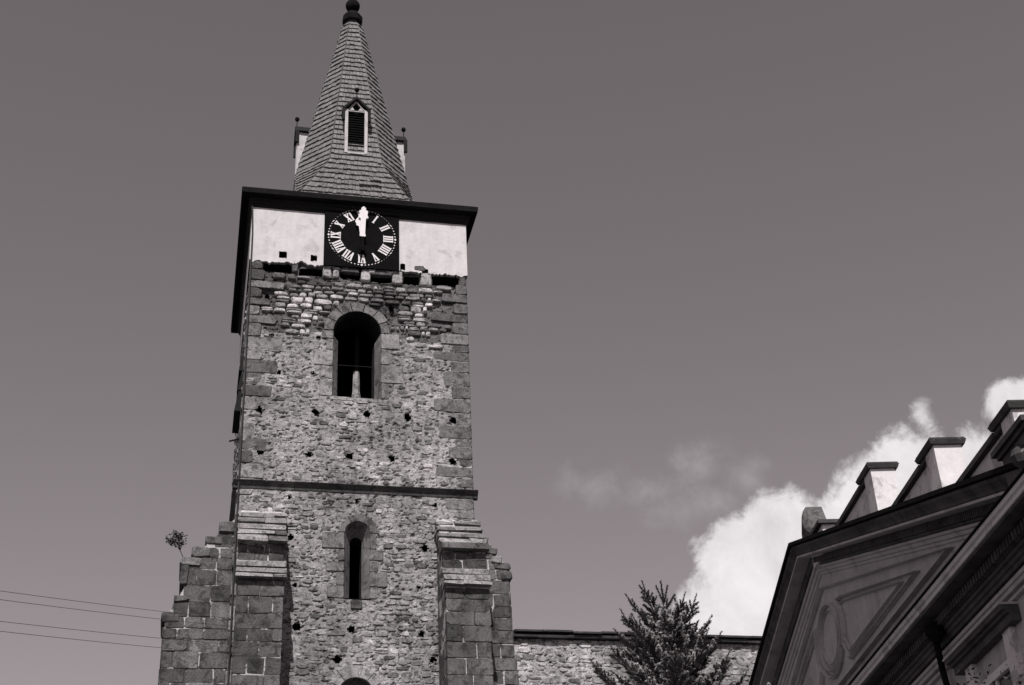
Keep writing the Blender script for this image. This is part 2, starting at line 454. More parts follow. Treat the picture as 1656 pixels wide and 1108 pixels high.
# ---------------- window surround stones
SUR = []
def window(w, depth, inner_half, inner_spring, inner_bot, name, jamb_h, tone_rng, sill=True, arch_half=None):
    c = w['c']
    def outline(half, spring, bot, cx=c, n=14):
        p = [(cx - half, bot), (cx - half, spring)]
        for k in range(1, n): a = math.pi * (1 - k / n); p.append((cx + half * math.cos(a), spring + half * math.sin(a)))
        p += [(cx + half, spring), (cx + half, bot)]
        return p
    o = outline(w['half'], w['spring'], w['bot']); i = outline(inner_half, inner_spring, inner_bot)
    if arch_half:                                   # the jambs are splayed, the arch above them is not
        i = [i[0], i[1]] + [(c + arch_half * math.cos(math.pi * (1 - k / 14)), w['spring'] + arch_half * math.sin(math.pi * (1 - k / 14))) for k in range(15)] + [i[-2], i[-1]]
        o = [o[0], (o[1][0], inner_spring), o[1]] + o[2:-2] + [o[-2], (o[-2][0], inner_spring), o[-1]]
        i = [i[0], i[1]] + i[2:-2] + [i[-2], i[-1]]
    mb = MB()
    for k in range(len(o) - 1):
        a, d = o[k], o[k + 1]; e, f = i[k], i[k + 1]
        mb.quad([FR(a[0], a[1], .02), FR(d[0], d[1], .02), FR(f[0], f[1], -depth), FR(e[0], e[1], -depth)], .05 if (arch_half and d[1] > inner_spring + .05) else .2)  # arch faces toned darker than the jambs, their shade put into the colour
        mb.quad([FR(e[0], e[1], -depth), FR(f[0], f[1], -depth), FR(f[0], f[1], -1.16), FR(e[0], e[1], -1.16)], .03)  # tunnel behind toned near black for the shade within
    mb.quad([FR(*o[0], .02), FR(*o[-1], .02), FR(*i[-1], -depth), FR(*i[0], -depth)], .35)
    win = mb.build(name, M['ashlar'], tower)
    # jamb blocks
    for sgn in (-1, 1):
        z = w['bot']; k = 0 if sgn < 0 else 1
        while z < w['spring'] - .08:
            h = min(U(*jamb_h), w['spring'] - z)
            if w['spring'] - (z + h) < .15: h = w['spring'] - z
            L = (U(.2, .3) if k % 2 else U(.42, .8))
            e = c + sgn * w['half']
            u0, u1 = (e - L, e - .004) if sgn < 0 else (e + .004, e + L)
            s = MB(); s.stone(jrect(u0, u1, z + .012, z + h - .012), FR, -.2, U(.022, .04), .018, U(*tone_rng))
            s.build('jamb_stone', M['ashlar'], win)
            SUR.append((u0, u1, z, z + h)); z += h; k += 1
    # voussoirs
    nvs = 7 if w['half'] > .5 else 3
    for k in range(nvs):
        a0 = math.pi * k / nvs + .012; a1 = math.pi * (k + 1) / nvs - .012
        t = U(.26, .42) * (1.25 if k == nvs // 2 else 1) if w['half'] > .5 else U(.2, .3)
        ri = w['half'] + .004; pl = []
        m_ = 4
        for q in range(m_ + 1): a = a0 + (a1 - a0) * q / m_; pl.append((c + ri * math.cos(a), w['spring'] + ri * math.sin(a)))
        for q in range(m_, -1, -2): a = a0 + (a1 - a0) * q / m_; pl.append((c + (ri + t) * math.cos(a), w['spring'] + (ri + t) * math.sin(a)))
        s = MB(); s.stone(pl[::1], FR, -.2, U(.022, .04), .016, U(*tone_rng)); s.build('voussoir', M['ashlar'], win)
    if sill:
        s = MB(); s.stone(jrect(c - w['half'] - .05, c + w['half'] + .08, w['bot'] - .13, w['bot'] - .005, .03, .05), FR, -.3, .02, .03, .36)
        s.build('sill', M['ashlar'], win)
    return win
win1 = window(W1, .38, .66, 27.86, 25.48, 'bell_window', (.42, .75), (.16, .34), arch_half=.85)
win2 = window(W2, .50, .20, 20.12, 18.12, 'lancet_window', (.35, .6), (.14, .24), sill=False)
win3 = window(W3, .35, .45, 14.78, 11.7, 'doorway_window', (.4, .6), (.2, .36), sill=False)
def near_sur(u, v):
    for w in WINS:
        if v > w['spring'] - .1 and in_win(u, v, w, .33): return True
        if in_win(u, v, w, .06): return True
    for a, c, z0, z1 in SUR:
        if a - .03 < u < c + .03 and z0 < v < z1: return True
    return False
cm = MB()
cm.lathe([(.21, 24.9), (.20, 26.12), (.185, 26.17), (.14, 26.46), (.125, 27.3)], (.08, 1.55, 0), 8, .42, math.pi / 8)
cm.build('column', M['ashlar'], win1)
lv = MB(); lv.box((.02, 1.5, 27.29), (.18, 1.62, 29.4)); lv.box((-.78, .60, 27.0), (.7, .62, 27.02)); lv.build('crossbar_and_shaded_shaft', M['soffit'], win1)  # dark post stands in for the column's upper shaft in shade; thin crossbar
s = MB(); s.stone(jrect(W2['c'] - .19, W2['c'] + .17, 17.62, 17.94), FR, -.2, .05, .02, .10); s.build('sill', M['ashlar'], win2)

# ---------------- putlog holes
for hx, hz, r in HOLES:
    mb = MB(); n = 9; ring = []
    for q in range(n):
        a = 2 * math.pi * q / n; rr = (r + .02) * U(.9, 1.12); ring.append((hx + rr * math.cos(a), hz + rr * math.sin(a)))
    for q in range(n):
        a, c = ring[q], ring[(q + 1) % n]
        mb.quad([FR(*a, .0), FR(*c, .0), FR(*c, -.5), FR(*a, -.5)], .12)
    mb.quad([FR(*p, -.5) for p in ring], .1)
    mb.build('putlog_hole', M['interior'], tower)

for a, c, z0, z1 in SLOTS:  # slots get a near-black lining that stands in for their shade
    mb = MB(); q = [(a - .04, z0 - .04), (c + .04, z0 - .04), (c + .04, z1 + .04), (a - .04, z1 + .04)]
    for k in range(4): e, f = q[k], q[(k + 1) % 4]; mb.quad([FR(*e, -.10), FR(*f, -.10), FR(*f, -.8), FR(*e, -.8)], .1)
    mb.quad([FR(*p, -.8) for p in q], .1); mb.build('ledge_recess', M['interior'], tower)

# ---------------- rubble stones on the front
def blocked(u0, u1, v0, v1, extra):
    um, vm = (u0 + u1) / 2, (v0 + v1) / 2
    for u in (u0, um, u1):
        for v in (v0, vm, v1):
            if extra(u, v): return True
    return False
def rubble_layout(u0, u1, v0, v1, hr, wr, extra, seed):
    cells = []; v = v0; rng = random.Random(seed)
    while v < v1:
        h = rng.uniform(*hr); u = u0 + rng.uniform(-.2, 0)
        while u < u1:
            w = rng.uniform(*wr) * (0.7 + h * 1.6)
            a = u; e = u + w; wob = .06 * fbm((a + e) * 1.1, v * .7, seed)
            q = rng.random()
            if q < .16 and h > .17:
                cells.append((a, e, v + wob, v + wob + h * .5)); cells.append((a, e, v + wob + h * .5, v + wob + h))
            elif q < .24 and w > .3:
                m_ = a + w * rng.uniform(.4, .6)
                cells.append((a, m_, v + wob, v + wob + h)); cells.append((m_, e, v + wob, v + wob + h))
            else: cells.append((a, e, v + wob, v + wob + h * rng.uniform(.85, 1.1)))
            u = e
        v += h
    return [c for c in cells if c[0] > u0 and c[1] < u1 and c[3] < v1 and not blocked(*c, extra)]
def stone_poly(c, gap, rough=.86):
    u0, u1, v0, v1 = c
    u0 += gap * U(.6, 1.5); u1 -= gap * U(.6, 1.5); v0 += gap * U(.5, 1.2); v1 -= gap * U(.5, 1.2)
    if u1 - u0 < .05 or v1 - v0 < .03: return None
    cu, cv = (u0 + u1) / 2, (v0 + v1) / 2; a, e = (u1 - u0) / 2, (v1 - v0) / 2
    p = []; n = 8; ph = U(-.25, .25); ex = U(.45, .8)
    for k in range(n):
        t = 2 * math.pi * (k + .5) / n + ph
        ct, st = math.cos(t), math.sin(t)
        f = U(rough, 1.06)
        p.append((cu + a * f * math.copysign(abs(ct) ** ex, ct), cv + e * f * math.copysign(abs(st) ** ex, st)))
    return p
def front_block(u, v):
    if near_sur(u, v) or in_hole(u, v, .03): return True
    for a, c, z0, z1 in QUO:
        if a - .01 < u < c + .01 and z0 - .01 < v < z1 + .01: return True
    for a, c, z0, z1 in SLOTS:
        if a - .05 < u < c + .05 and z0 - .03 < v < z1 + .03: return True
    if 21.66 < v < 22.06: return True
    return False
zones = [(27.6, 30.85, (.16, .28), (.30, .62), 'dry'), (22.06, 27.6, (.10, .21), (.2, .5), 'mid'), (12.2, 21.66, (.11, .23), (.2, .52), 'low')]
cand = []
for v0, v1, hr, wr, kind in zones:
    for c in rubble_layout(-W + .02, W - .02, v0, v1, hr, wr, front_block, int(v0 * 10)): cand.append((c, kind))
def st_params(kind, vm):
    q = R()
    if kind == 'dry':
        gap = .014; tn = U(.55, .78) if q < .34 else (U(.30, .46) if q < .70 else U(.12, .24)); pr = U(-.02, .05); ins_ = U(.025, .05); bu = U(.0, .015)
    elif kind == 'mid':
        gap = .010; tn = U(.48, .66) if q < .17 else (U(.27, .42) if q < .72 else U(.10, .22)); pr = U(-.014, .020); ins_ = U(.015, .03); bu = 0
    else:
        gap = .014; tn = U(.48, .68) if q < .18 else (U(.26, .42) if q < .74 else U(.11, .22)); pr = U(-.014, .022); ins_ = U(.015, .03); bu = 0
    return gap, tn, pr, ins_, bu
single = sorted(range(len(cand)), key=lambda i: -((cand[i][0][1] - cand[i][0][0]) * (cand[i][0][3] - cand[i][0][2]) * (1.5 if cand[i][1] == 'dry' else 1) * (1 if cand[i][0][2] > 14.6 else 0)))[:298]
single = set(single)
rub = MB()
for i, (c, kind) in enumerate(cand):
    gap, tn, pr, ins_, bu = st_params(kind, c[2])
    patch = fbm((c[0] + c[1]) * .28, c[2] * .5, 21.0, 3)
    if kind != 'dry':
        if i not in single and R() < (.55 if patch > .12 else (.06 if patch < -.12 else .25)): continue     # buried under mortar
        if patch < -.12: gap += .008; pr += .012
        elif patch > .12: pr -= .006
    pl = stone_poly(c, gap, .80 if kind != 'dry' else .84)
    if pl is None: continue
    if i in single:
        mb = MB(); mb.stone(pl, FR, -.14, pr + .006, ins_, tn, bu); mb.build('stone', M['stone'], wall)
    else: rub.stone(pl, FR, -.14, pr, ins_, tn, bu)
ro = rub.build('small_rubble', M['stone'], wall); ro['kind'] = 'stuff'
# the side face: joined rubble
rub = MB()
for c in rubble_layout(1.2, D - .2, 12.2, 30.8, (.18, .34), (.3, .6), lambda u, v: 21.6 < v < 22.1 or (1.6 < u < 3.6 and 25 < v < 29), 77):
    pl = stone_poly(c, .025)
    if pl: rub.stone(pl, FL, -.12, U(0, .05), .03, U(.14, .5))
ro = rub.build('small_rubble', M['stone'], tower); ro['kind'] = 'stuff'
# stones and corbel lumps between the black slots under the plaster
for u0, u1, z0, z1, tn in [(-3.98, -3.55, 30.48, 30.86, .13), (-2.48, -2.27, 30.5, 30.85, .2), (-1.37, -1.05, 30.36, 30.86, .5), (-1.0, -.78, 30.36, 30.7, .55), (-.72, -.02, 30.63, 30.88, .14),
                           (.05, .38, 30.32, 30.8, .5), (.42, 1.2, 30.61, 30.9, .12), (1.22, 1.58, 30.3, 30.86, .5), (2.28, 2.68, 30.32, 30.86, .5), (3.74, 3.99, 30.42, 30.86, .16)]:
    mb = MB(); mb.stone(jrect(u0, u1, z0, z1, .025), FR, -.2, U(.0, .05), .04, tn, .01); mb.build('corbel_stone', M['stone'], tower)

# ---------------- string course
segs = []
x = -W - .16
while x < W + .16:
    L = U(.9, 1.5); x1 = min(x + L, W + .16)
    if W + .16 - x1 < .5: x1 = W + .16
    segs.append((x, x1)); x = x1
for x0, x1 in segs:
    mb = MB(); pr = [(0.1, 22.07), (-.17 + U(-.01, .01), 21.985), (-.172, 21.965), (-.03, 21.80), (-.02, 21.73), (.1, 21.70)]
    mb.prism([(p[0], p[1]) for p in pr], lambda u, v, w: (w, u, v), x0 + .006, x1 - .006, U(.05, .09))  # grimy stone, toned near black to carry the shade of its underside
    mb.build('string_course_stone', M['ashlar'], tower)
y = -.02
while y < D:
    y1 = min(y + U(1.0, 1.5), D + .1); mb = MB()
    pr = [(W - .1, 22.06), (W + .15, 21.985), (W + .155, 21.955), (W + .02, 21.73), (W - .1, 21.70)]
    mb.prism([(-p[0], p[1]) for p in pr], lambda u, v, w: (u, w, v), y + .005, y1 - .005, .07); mb.build('string_course_stone', M['ashlar'], tower)
    mb = MB(); mb.prism(pr, lambda u, v, w: (u, w, v), y + .005, y1 - .005, .07); mb.build('string_course_stone', M['ashlar'], tower)
    y = y1

# ---------------- plaster storey
PH = [(-2.83, 31.14, .15, .15), (-1.72, 31.10, .11, .13), (1.60, 31.02, .10, .14), (2.42, 30.86, .12, .16)]
def pl_bottom(u): return 30.83 + .10 * fbm(u * 2.2, 1.7, 0) + .08 * fbm(u * 8, 4, 0, 3)
pm = MB(); nu, nv = 168, 56
for i in range(nu):
    for j in range(nv):
        ua, ub = -W - .05 + 8.1 * i / nu, -W - .05 + 8.1 * (i + 1) / nu; um = (ua + ub) / 2
        lo_a, lo_b = pl_bottom(ua), pl_bottom(ub)
        va, vb = lo_a + (33.5 - lo_a) * j / nv, lo_a + (33.5 - lo_a) * (j + 1) / nv
        vc, vd = lo_b + (33.5 - lo_b) * j / nv, lo_b + (33.5 - lo_b) * (j + 1) / nv
        vm = (va + vd) / 2
        if any(abs(um - a) < c and abs(vm - z) < d for a, z, c, d in PH): continue
        rel = lambda u, v: .045 + .012 * fbm(u * .9, v * .9, 8)
        pm.quad([FR(ua, va, rel(ua, va)), FR(ub, vc, rel(ub, vc)), FR(ub, vd, rel(ub, vd)), FR(ua, vb, rel(ua, vb))], .72)
        if j == 0: pm.quad([FR(ua, va, rel(ua, va)), FR(ub, vc, rel(ub, vc)), FR(ub, vc, -.1), FR(ua, va, -.1)], .6)
for X in (-W - .05, W + .05): pm.quad([(X, -.045, 30.83), (X, D, 30.83), (X, D, 33.5), (X, -.045, 33.5)], .72)
pm.quad([(-W - .05, D + .05, 30.83), (W + .05, D + .05, 30.83), (W + .05, D + .05, 33.5), (-W - .05, D + .05, 33.5)], .72)
pm.build('plaster_storey', M['plaster'], tower)
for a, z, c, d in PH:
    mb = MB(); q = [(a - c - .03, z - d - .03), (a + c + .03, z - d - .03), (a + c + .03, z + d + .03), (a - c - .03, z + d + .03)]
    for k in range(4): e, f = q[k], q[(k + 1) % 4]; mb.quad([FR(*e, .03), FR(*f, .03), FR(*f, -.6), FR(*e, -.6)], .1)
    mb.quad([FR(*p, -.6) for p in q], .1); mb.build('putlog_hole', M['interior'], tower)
mb = MB(); mb.stone(jrect(2.02, 2.42, 30.93, 31.12, .02), FR, -.05, .065, .02, .22); mb.build('stone', M['stone'], tower)

# ---------------- eaves
def eave_ring(prof):
    mb = MB(); rings = []
    for e, z in prof:
        rings.append([(-W - e, -e, z), (W + e, -e, z), (W + e, D + e, z), (-W - e, D + e, z)])
    for a, c in zip(rings[:-1], rings[1:]):
        for k in range(4): mb.quad([a[k], a[(k + 1) % 4], c[(k + 1) % 4], c[k]], .05)
    return mb
eave_ring([(.03, 33.16), (.075, 33.19), (.09, 33.27), (.13, 33.30), (.14, 33.40), (.20, 33.43), (.20, 33.56)]).build('eave_moulding', M['soffit'], tower)
eave_ring([(.10, 33.555), (.43, 33.55), (.455, 33.56), (.475, 33.76), (.44, 33.80), (.1, 33.86)]).build('eave_board', M['darkmetal'], tower)

# ---------------- spire
SX = 0.05
spire_mb = MB()
def ring_at(z):
    """half size a and front half-edge k*a of the spire plan at height z"""
    if z >= 37.6: return (.39 + .2035 * (47.0 - z)), .46
    if z >= 35.6:
        t = (37.6 - z) / 2.0; return 2.303 + .07 * t, .46 + .54 * t
    t = (35.6 - z) / 1.78; return 2.373 + (4.40 - 2.373) * t, 1.0
def ring_pts(z, grow=0.0):
    a, k = ring_at(z); a += grow; e = a * min(k, .999)
    p = [(-e, -a), (e, -a), (a, -e), (a, e), (e, a), (-e, a), (-a, e), (-a, -e)]
    return [Vector((SX + x, CY + y, z)) for x, y in p]
zs = [33.84, 34.4, 35.0, 35.6, 36.1, 36.6, 37.1, 37.6, 39, 41, 43, 45, 47.05]
for za, zb in zip(zs[:-1], zs[1:]):
    A, B = ring_pts(za, -.05), ring_pts(zb, -.05)
    for k in range(8): spire_mb.quad([A[k], A[(k + 1) % 8], B[(k + 1) % 8], B[k]], .06)
spire = spire_mb.build('spire', M['soffit'], tower)
DORM_Z0, DORM_Z1 = 38.15, 41.05
rows = []
z = 33.86
while z < 46.95:
    st = .20 if z < 35.5 else (.255 if z < 37.7 else .305)
    rows.append((z, min(z + st, 47.05))); z += st
for ri, (za, zb) in enumerate(rows):
    mb = MB(); A, B = ring_pts(za), ring_pts(min(zb + .06, 47.06))
    for k in range(8):
        a0, a1, b0, b1 = A[k], A[(k + 1) % 8], B[k], B[(k + 1) % 8]
        L = (a1 - a0).length
        if L < .03: continue
        nrm = (a1 - a0).cross(((b0 + b1) - (a0 + a1)) * .5).normalized()
        if nrm.dot(Vector((((a0 + a1) / 2).x - SX, ((a0 + a1) / 2).y - CY, 0))) < 0: nrm = -nrm
        n = max(1, int(L / .15)); t = 0.0
        cuts = [0.0] + sorted((q + U(-.18, .18)) / n for q in range(1, n)) + [1.0]
        for q in range(n):
            s0, s1 = cuts[q] + .006 / L, cuts[q + 1] - .006 / L
            if (s1 - s0) * L < .02: continue
            lift = .078 + U(-.014, .016); drop = U(-.03, .02) + (.07 * R() if R() < .03 else 0)
            if ri in (12, 13) and k == 0 and .55 < (s0 + s1) / 2 < .8: lift += .09 * R()
            p0, p1, q0, q1 = a0.lerp(a1, s0), a0.lerp(a1, s1), b0.lerp(b1, s0), b0.lerp(b1, s1)
            dn = (p0 - q0).normalized() * (.0 + drop)
            mb.hexa([p0 + dn, p1 + dn, q1, q0, p0 + dn + nrm * lift, p1 + dn + nrm * lift, q1 + nrm * .012, q0 + nrm * .012], U(.155, .215))
    mb.build('shingle_course', M['shingle'], spire)
# finial
fm = MB()
fm.lathe([(.30, 46.98), (.36, 47.02), (.37, 47.22), (.47, 47.34), (.48, 47.60), (.33, 47.86), (.10, 47.90)], (SX, CY, 0), 8, .03, math.pi / 8)
fin = fm.build('finial', M['darkmetal'], tower)
fm = MB(); fm.lathe([(.085, 47.88), (.07, 48.0), (.07, 48.10)], (SX, CY, 0), 8, .3); fm.lathe([(.03, 48.7), (.02, 50.2)], (SX, CY, 0), 6, .2); fm.build('rod', M['ashlar'], fin)
fm = MB(); fm.lathe([(.05, -.32)] + [(.33 * math.cos(math.radians(a)), .33 * math.sin(math.radians(a))) for a in range(-70, 80, 10)] + [(.04, .33)], (SX, CY, 48.40), 20, .05)
fm.build('ball', M['darkmetal'], fin, smooth=True)

# ---------------- four dormers on the spire
def dormer(rz):
    ca, sa = math.cos(rz), math.sin(rz)
    def F(u, v, w):                     # u sideways, v height, w outward from the spire axis
        x, y = u, -w
        return (SX + x * ca - y * sa, CY + x * sa + y * ca, v)
    w0 = 2.27; h = .46
    mb = MB()
    # cheeks and back body
    for s in (-1, 1):
        mb.hexa([F(s * (h - .05), 38.2, .9), F(s * h, 38.2, .9), F(s * h, 38.2, w0 - .02), F(s * (h - .05), 38.2, w0 - .02),
                 F(s * (h - .05), 40.38, .9), F(s * h, 40.38, .9), F(s * h, 40.38, w0 - .02), F(s * (h - .05), 40.38, w0 - .02)], .7)
    d = mb.build('dormer', M['trim'], tower)
    for s in (-1, 1):
        p = MB(); p.hexa([F(s * (h - .115), 38.12, w0 - .12), F(s * (h + .012), 38.12, w0 - .12), F(s * (h + .012), 38.12, w0 + .03), F(s * (h - .115), 38.12, w0 + .03),
                          F(s * (h - .115), 40.40, w0 - .12), F(s * (h + .012), 40.40, w0 - .12), F(s * (h + .012), 40.40, w0 + .03), F(s * (h - .115), 40.40, w0 + .03)], .7)
        p.build('post', M['trim'], d)
    p = MB(); p.box((-h + .115, 38.06, w0 - .10), (h - .115, 38.14, w0 + .05), .7, F); p.build('sill', M['trim'], d)
    for k in range(17):
        zz = 38.2 + k * .125
        p = MB(); p.hexa([F(-h + .11, zz, w0 - .10), F(h - .11, zz, w0 - .10), F(h - .11, zz + .10, w0 - .15), F(-h + .11, zz + .10, w0 - .15),
                          F(-h + .11, zz + .012, w0 - .10), F(h - .11, zz + .012, w0 - .10), F(h - .11, zz + .112, w0 - .15), F(-h + .11, zz + .112, w0 - .15)], .03)
        p.build('louvre', M['black'], d)
    p = MB(); p.quad([F(-h + .1, 38.1, w0 - .16), F(h - .1, 38.1, w0 - .16), F(h - .1, 40.38, w0 - .16), F(0, 40.92, w0 - .16), F(-h + .1, 40.38, w0 - .16)], .02)
    p.build('backing', M['black'], d)
    # tracery head: white raking bars and two small triangles, dark foil between
    p = MB()
    for s in (-1, 1):
        q = [(s * (h - .115), 40.36), (s * (h - .07), 40.36), (0, 40.90), (0, 40.80)]
        p.prism(q if s > 0 else q[::-1], F, w0 - .08, w0 + .0, .7)
        q = [(s * .28, 40.40), (s * .08, 40.40), (s * .17, 40.53)]
        p.prism(q if s > 0 else q[::-1], F, w0 - .08, w0 - .01, .7)
    p.box((-h + .115, 40.33, w0 - .08), (h - .115, 40.365, w0 - .02), .7, F)
    p.build('tracery', M['trim'], d)
    # steep little roof with projecting verge
    p = MB()
    for s in (-1, 1):
        e0 = (s * .60, 40.38); r0 = (0.0, 41.06); r1 = (0.0, 40.92); e1 = (s * .48, 40.38)
        p.hexa([F(*e1, .9), F(*e0, .9), F(*e0, w0 + .13), F(*e1, w0 + .13), F(*r1, .9), F(*r0, .9), F(*r0, w0 + .13), F(*r1, w0 + .13)], .10)
        p.hexa([F(s * .49, 39.78, w0 - .02), F(s * .595, 39.78, w0 - .02), F(s * .595, 39.78, w0 + .125), F(s * .49, 39.78, w0 + .125), F(s * .49, 40.377, w0 - .02), F(s * .595, 40.377, w0 - .02), F(s * .595, 40.377, w0 + .125), F(s * .49, 40.377, w0 + .125)], .10)
    p.build('roof', M['soffit'], d)
    p = MB()
    x, y, zc = F(0, 41.0, w0 + .05)
    p.lathe([(.02, 0), (.018, .36)], (x, y, zc), 6, .1); p.lathe([(.02, .33), (.085, .38), (.105, .45), (.08, .52), (.02, .55)], (x, y, zc), 10, .05)
    p.build('ball_finial', M['darkmetal'], d)
for k in range(4): dormer(k * math.pi / 2)

# ---------------- louvred shutters of the side opening
for z0, z1, o in [(27.15, 28.15, .16), (26.35, 27.1, .17), (25.5, 26.3, .24)]:
    mb = MB(); mb.hexa([(-W - o, 1.7, z0), (-W + .05, 1.7, z0), (-W + .05, 3.5, z0), (-W - o, 3.5, z0),
                        (-W - o + .12, 1.7, z1), (-W + .05, 1.7, z1), (-W + .05, 3.5, z1), (-W - o + .12, 3.5, z1)], .03)
    mb.build('shutter', M['soffit'], tower)
mb = MB(); mb.tube([(-W + .1, .4, 23.78), (-W - .36, .38, 23.62)], .03, 6, .05); mb.build('iron_bracket', M['darkmetal'], tower)

# ---------------- buttresses
ST_TONE = (.060, .150)
def ashlar(frame, zr, umin, umax, face, parent, hr=(.40, .58), wr=(.55, 1.0), front=.006, tone=ST_TONE, name='stone', depth=.22):
    z = zr[0]; k = 0
    while z < zr[1] - .05:
        h = U(*hr)
        if zr[1] - (z + h) < .2: h = zr[1] - z
        a, e = umin(z + h / 2), umax(z + h / 2)
        u = a; first = True
        while u < e - .02:
            w = U(*wr) * (.62 if first and k % 2 else 1.0); first = False
            if e - (u + w) < .3: w = e - u
            g = U(.008, .022)
            tn = U(*tone)
            if R() < .12: tn *= 1.45
            mb = MB(); mb.stone(jrect(u + g, u + w - g, z + g * .7, z + h - g * .7, .018, .035, .35), frame, -depth + face, face + front + U(-.012, .022), .016, tn)
            mb.build(name, M['ashlar'], parent)
            u += w
        z += h; k += 1
def slab(mb_pts_fn, parent, tone): pass

def front_buttress(x0, x1):
    P1, P2 = 1.25, 1.65
    prof = [(0.6, 0), (-P2 + .012, 0), (-P2 + .012, 17.95), (-P1 + .01, 18.55), (-P1 + .012, 18.6), (-P1 + .012, 19.3), (-.05, 20.9), (.6, 20.9)]
    mb = MB(); mb.prism([(y, z) for y, z in prof], lambda u, v, w: (w, u, v), x0 + .03, x1 - .03, .4)
    c = mb.build('buttress', M['joint'], tower)
    fy = lambda Y: (lambda u, v, w: (u, Y - w, v))
    ashlar(fy(-P2), (12.6, 17.86), lambda z: x0, lambda z: x1, 0, c)
    ashlar(fy(-P1), (18.62, 19.22), lambda z: x0, lambda z: x1, 0, c, (.3, .36), (.4, .7))
    for X, s in ((x0, -1), (x1, 1)):
        fs = lambda u, v, w, X=X, s=s: (X + s * w, u, v)
        ashlar(fs, (12.6, 17.86), lambda z: -P2 + .03, lambda z: -.02, -.04, c, wr=(.5, .9))
        ashlar(fs, (17.86, 19.22), lambda z: -P1 + .03, lambda z: -.02, -.04, c, wr=(.4, .8))
        ashlar(fs, (19.22, 20.6), lambda z: -P1 + .1 + (z - 19.3) * .75, lambda z: -.02, -.04, c, (.22, .3), wr=(.3, .6))
    # upper weathering: layered slabs stepping back
    n = 5
    for k in range(n):
        t0 = k / n; yb = -P1 - (.26 if k == 0 else .18) + t0 * (P1 + .10); zb = 19.24 + t0 * 1.62; dz = 1.62 / n
        yb2 = yb + (P1 + .1) / n + .08
        u = x0 - .05
        while u < x1 + .04:
            w = U(.5, 1.6)
            if x1 + .05 - (u + w) < .35: w = x1 + .05 - u
            ft = dz * U(.34, .66); j = U(-.05, .05)
            mb = MB()
            poly = [(yb + j, zb + (.06 if k else .01)), (yb + j + .02, zb + ft), (yb2, zb + dz + .015), (yb2 + .2, zb + dz), (yb2 + .2, zb)]
            mb.prism(poly, lambda uu, v, w_: (w_, uu, v), u + .012, u + w - .012, (U(.28, .44) if k < 2 else U(.18, .38)) if R() < .78 else U(.09, .16))
            mb.jitter(.032).build('weathering_stone', M['ashlar'], c)
            u += w
    for (zb, ft, yb, yt) in ((17.90, .10, -P2 - .24, -P2 + .10), (18.12, .16, -P2 - .03, -P1 + .02), (18.42, .14, -P1 - .22, -P1 + .1)):
        u = x0 - .05
        while u < x1 + .04:
            w = U(.6, 1.7)
            if x1 + .05 - (u + w) < .4: w = x1 + .05 - u
            mb = MB()
            poly = [(yb, zb), (yb + .02, zb + ft), (yt, zb + ft + .16), (yt + .3, zb + ft + .16), (yt + .3, zb)]
            mb.prism(poly, lambda uu, v, w_: (w_, uu, v), u + .01, u + w - .01, U(.2, .40))
            mb.jitter(.026).build('weathering_stone', M['ashlar'], c)
            u += w
    return c
b1 = front_buttress(-3.88, -2.42)
b2 = front_buttress(2.66, 4.12)
b2['label'] = 'right front buttress with stepped slab weathering'; b1['label'] = 'left front buttress with stepped slab weathering'

def side_buttress(s, edge, Y0, Y1, slabs):
    """edge: [(|x|, z)] top to bottom"""
    zs_ = [p[1] for p in edge][::-1]; xs_ = [p[0] for p in edge][::-1]
    ex = lambda z: float(np.interp(z, zs_, xs_))
    poly = [(3.6, 0)] + [(x - .03, z) for x, z in edge[::-1]] + [(3.6, edge[0][1])]
    mb = MB(); mb.prism([(s * x, z) for x, z in poly], lambda u, v, w: (u, w, v), Y0 + .012, Y1 - .02, .4)
    c = mb.build('buttress', M['joint'], tower)
    fr = lambda u, v, w: (u, Y0 - w, v)
    if s < 0: ashlar(fr, (12.4, 20.5), lambda z: -ex(z + .18), lambda z: -3.86, 0, c, (.36, .55), (.5, .95))
    else: ashlar(fr, (12.4, 20.7), lambda z: 4.02, lambda z: ex(z + .18), 0, c, (.36, .55), (.5, .95))
    f2 = lambda u, v, w: (s * w, u, v)
    z = 12.4                                     # outer side face stones, following the outline
    while z < edge[0][1] - .4:
        h = U(.36, .52); x = ex(z + h)
        u = Y0 + .02
        while u < Y1 - .02:
            w = U(.5, .8)
            if Y1 - (u + w) < .3: w = Y1 - u
            mb = MB(); mb.stone(jrect(u + .012, u + w - .012, z + .012, z + h - .012), f2, x - .3, x + .02 + U(-.01, .015), .018, U(*ST_TONE)); mb.build('stone', M['ashlar'], c)
            u += w
        z += h
    for x0, x1, z0, z1, tn in slabs:
        mb = MB(); pl = jrect(min(s * x0, s * x1), max(s * x0, s * x1), z0, z1, .03, .06)
        mb.stone(pl, lambda u, v, w: (u, -w, v), -Y1, -Y0 + U(.03, .08), .04, tn); mb.build('weathering_stone', M['ashlar'], c)
    return c
c1 = side_buttress(-1, [(3.98, 20.75), (4.45, 20.2), (4.8, 19.85), (5.2, 19.35), (5.45, 19.2), (5.50, 18.25), (5.68, 17.85), (5.98, 17.3), (6.02, 17.1), (6.03, 15.0), (6.2, 0)], .14, 1.75,
    [(3.95, 4.5, 20.15, 20.55, .17), (4.35, 4.95, 19.72, 20.02, .14), (4.75, 5.32, 19.28, 19.62, .16), (5.0, 5.66, 18.98, 19.24, .24), (5.38, 5.62, 18.3, 18.98, .10), (5.3, 5.8, 17.76, 17.98, .13), (5.55, 6.12, 17.05, 17.4, .09)])
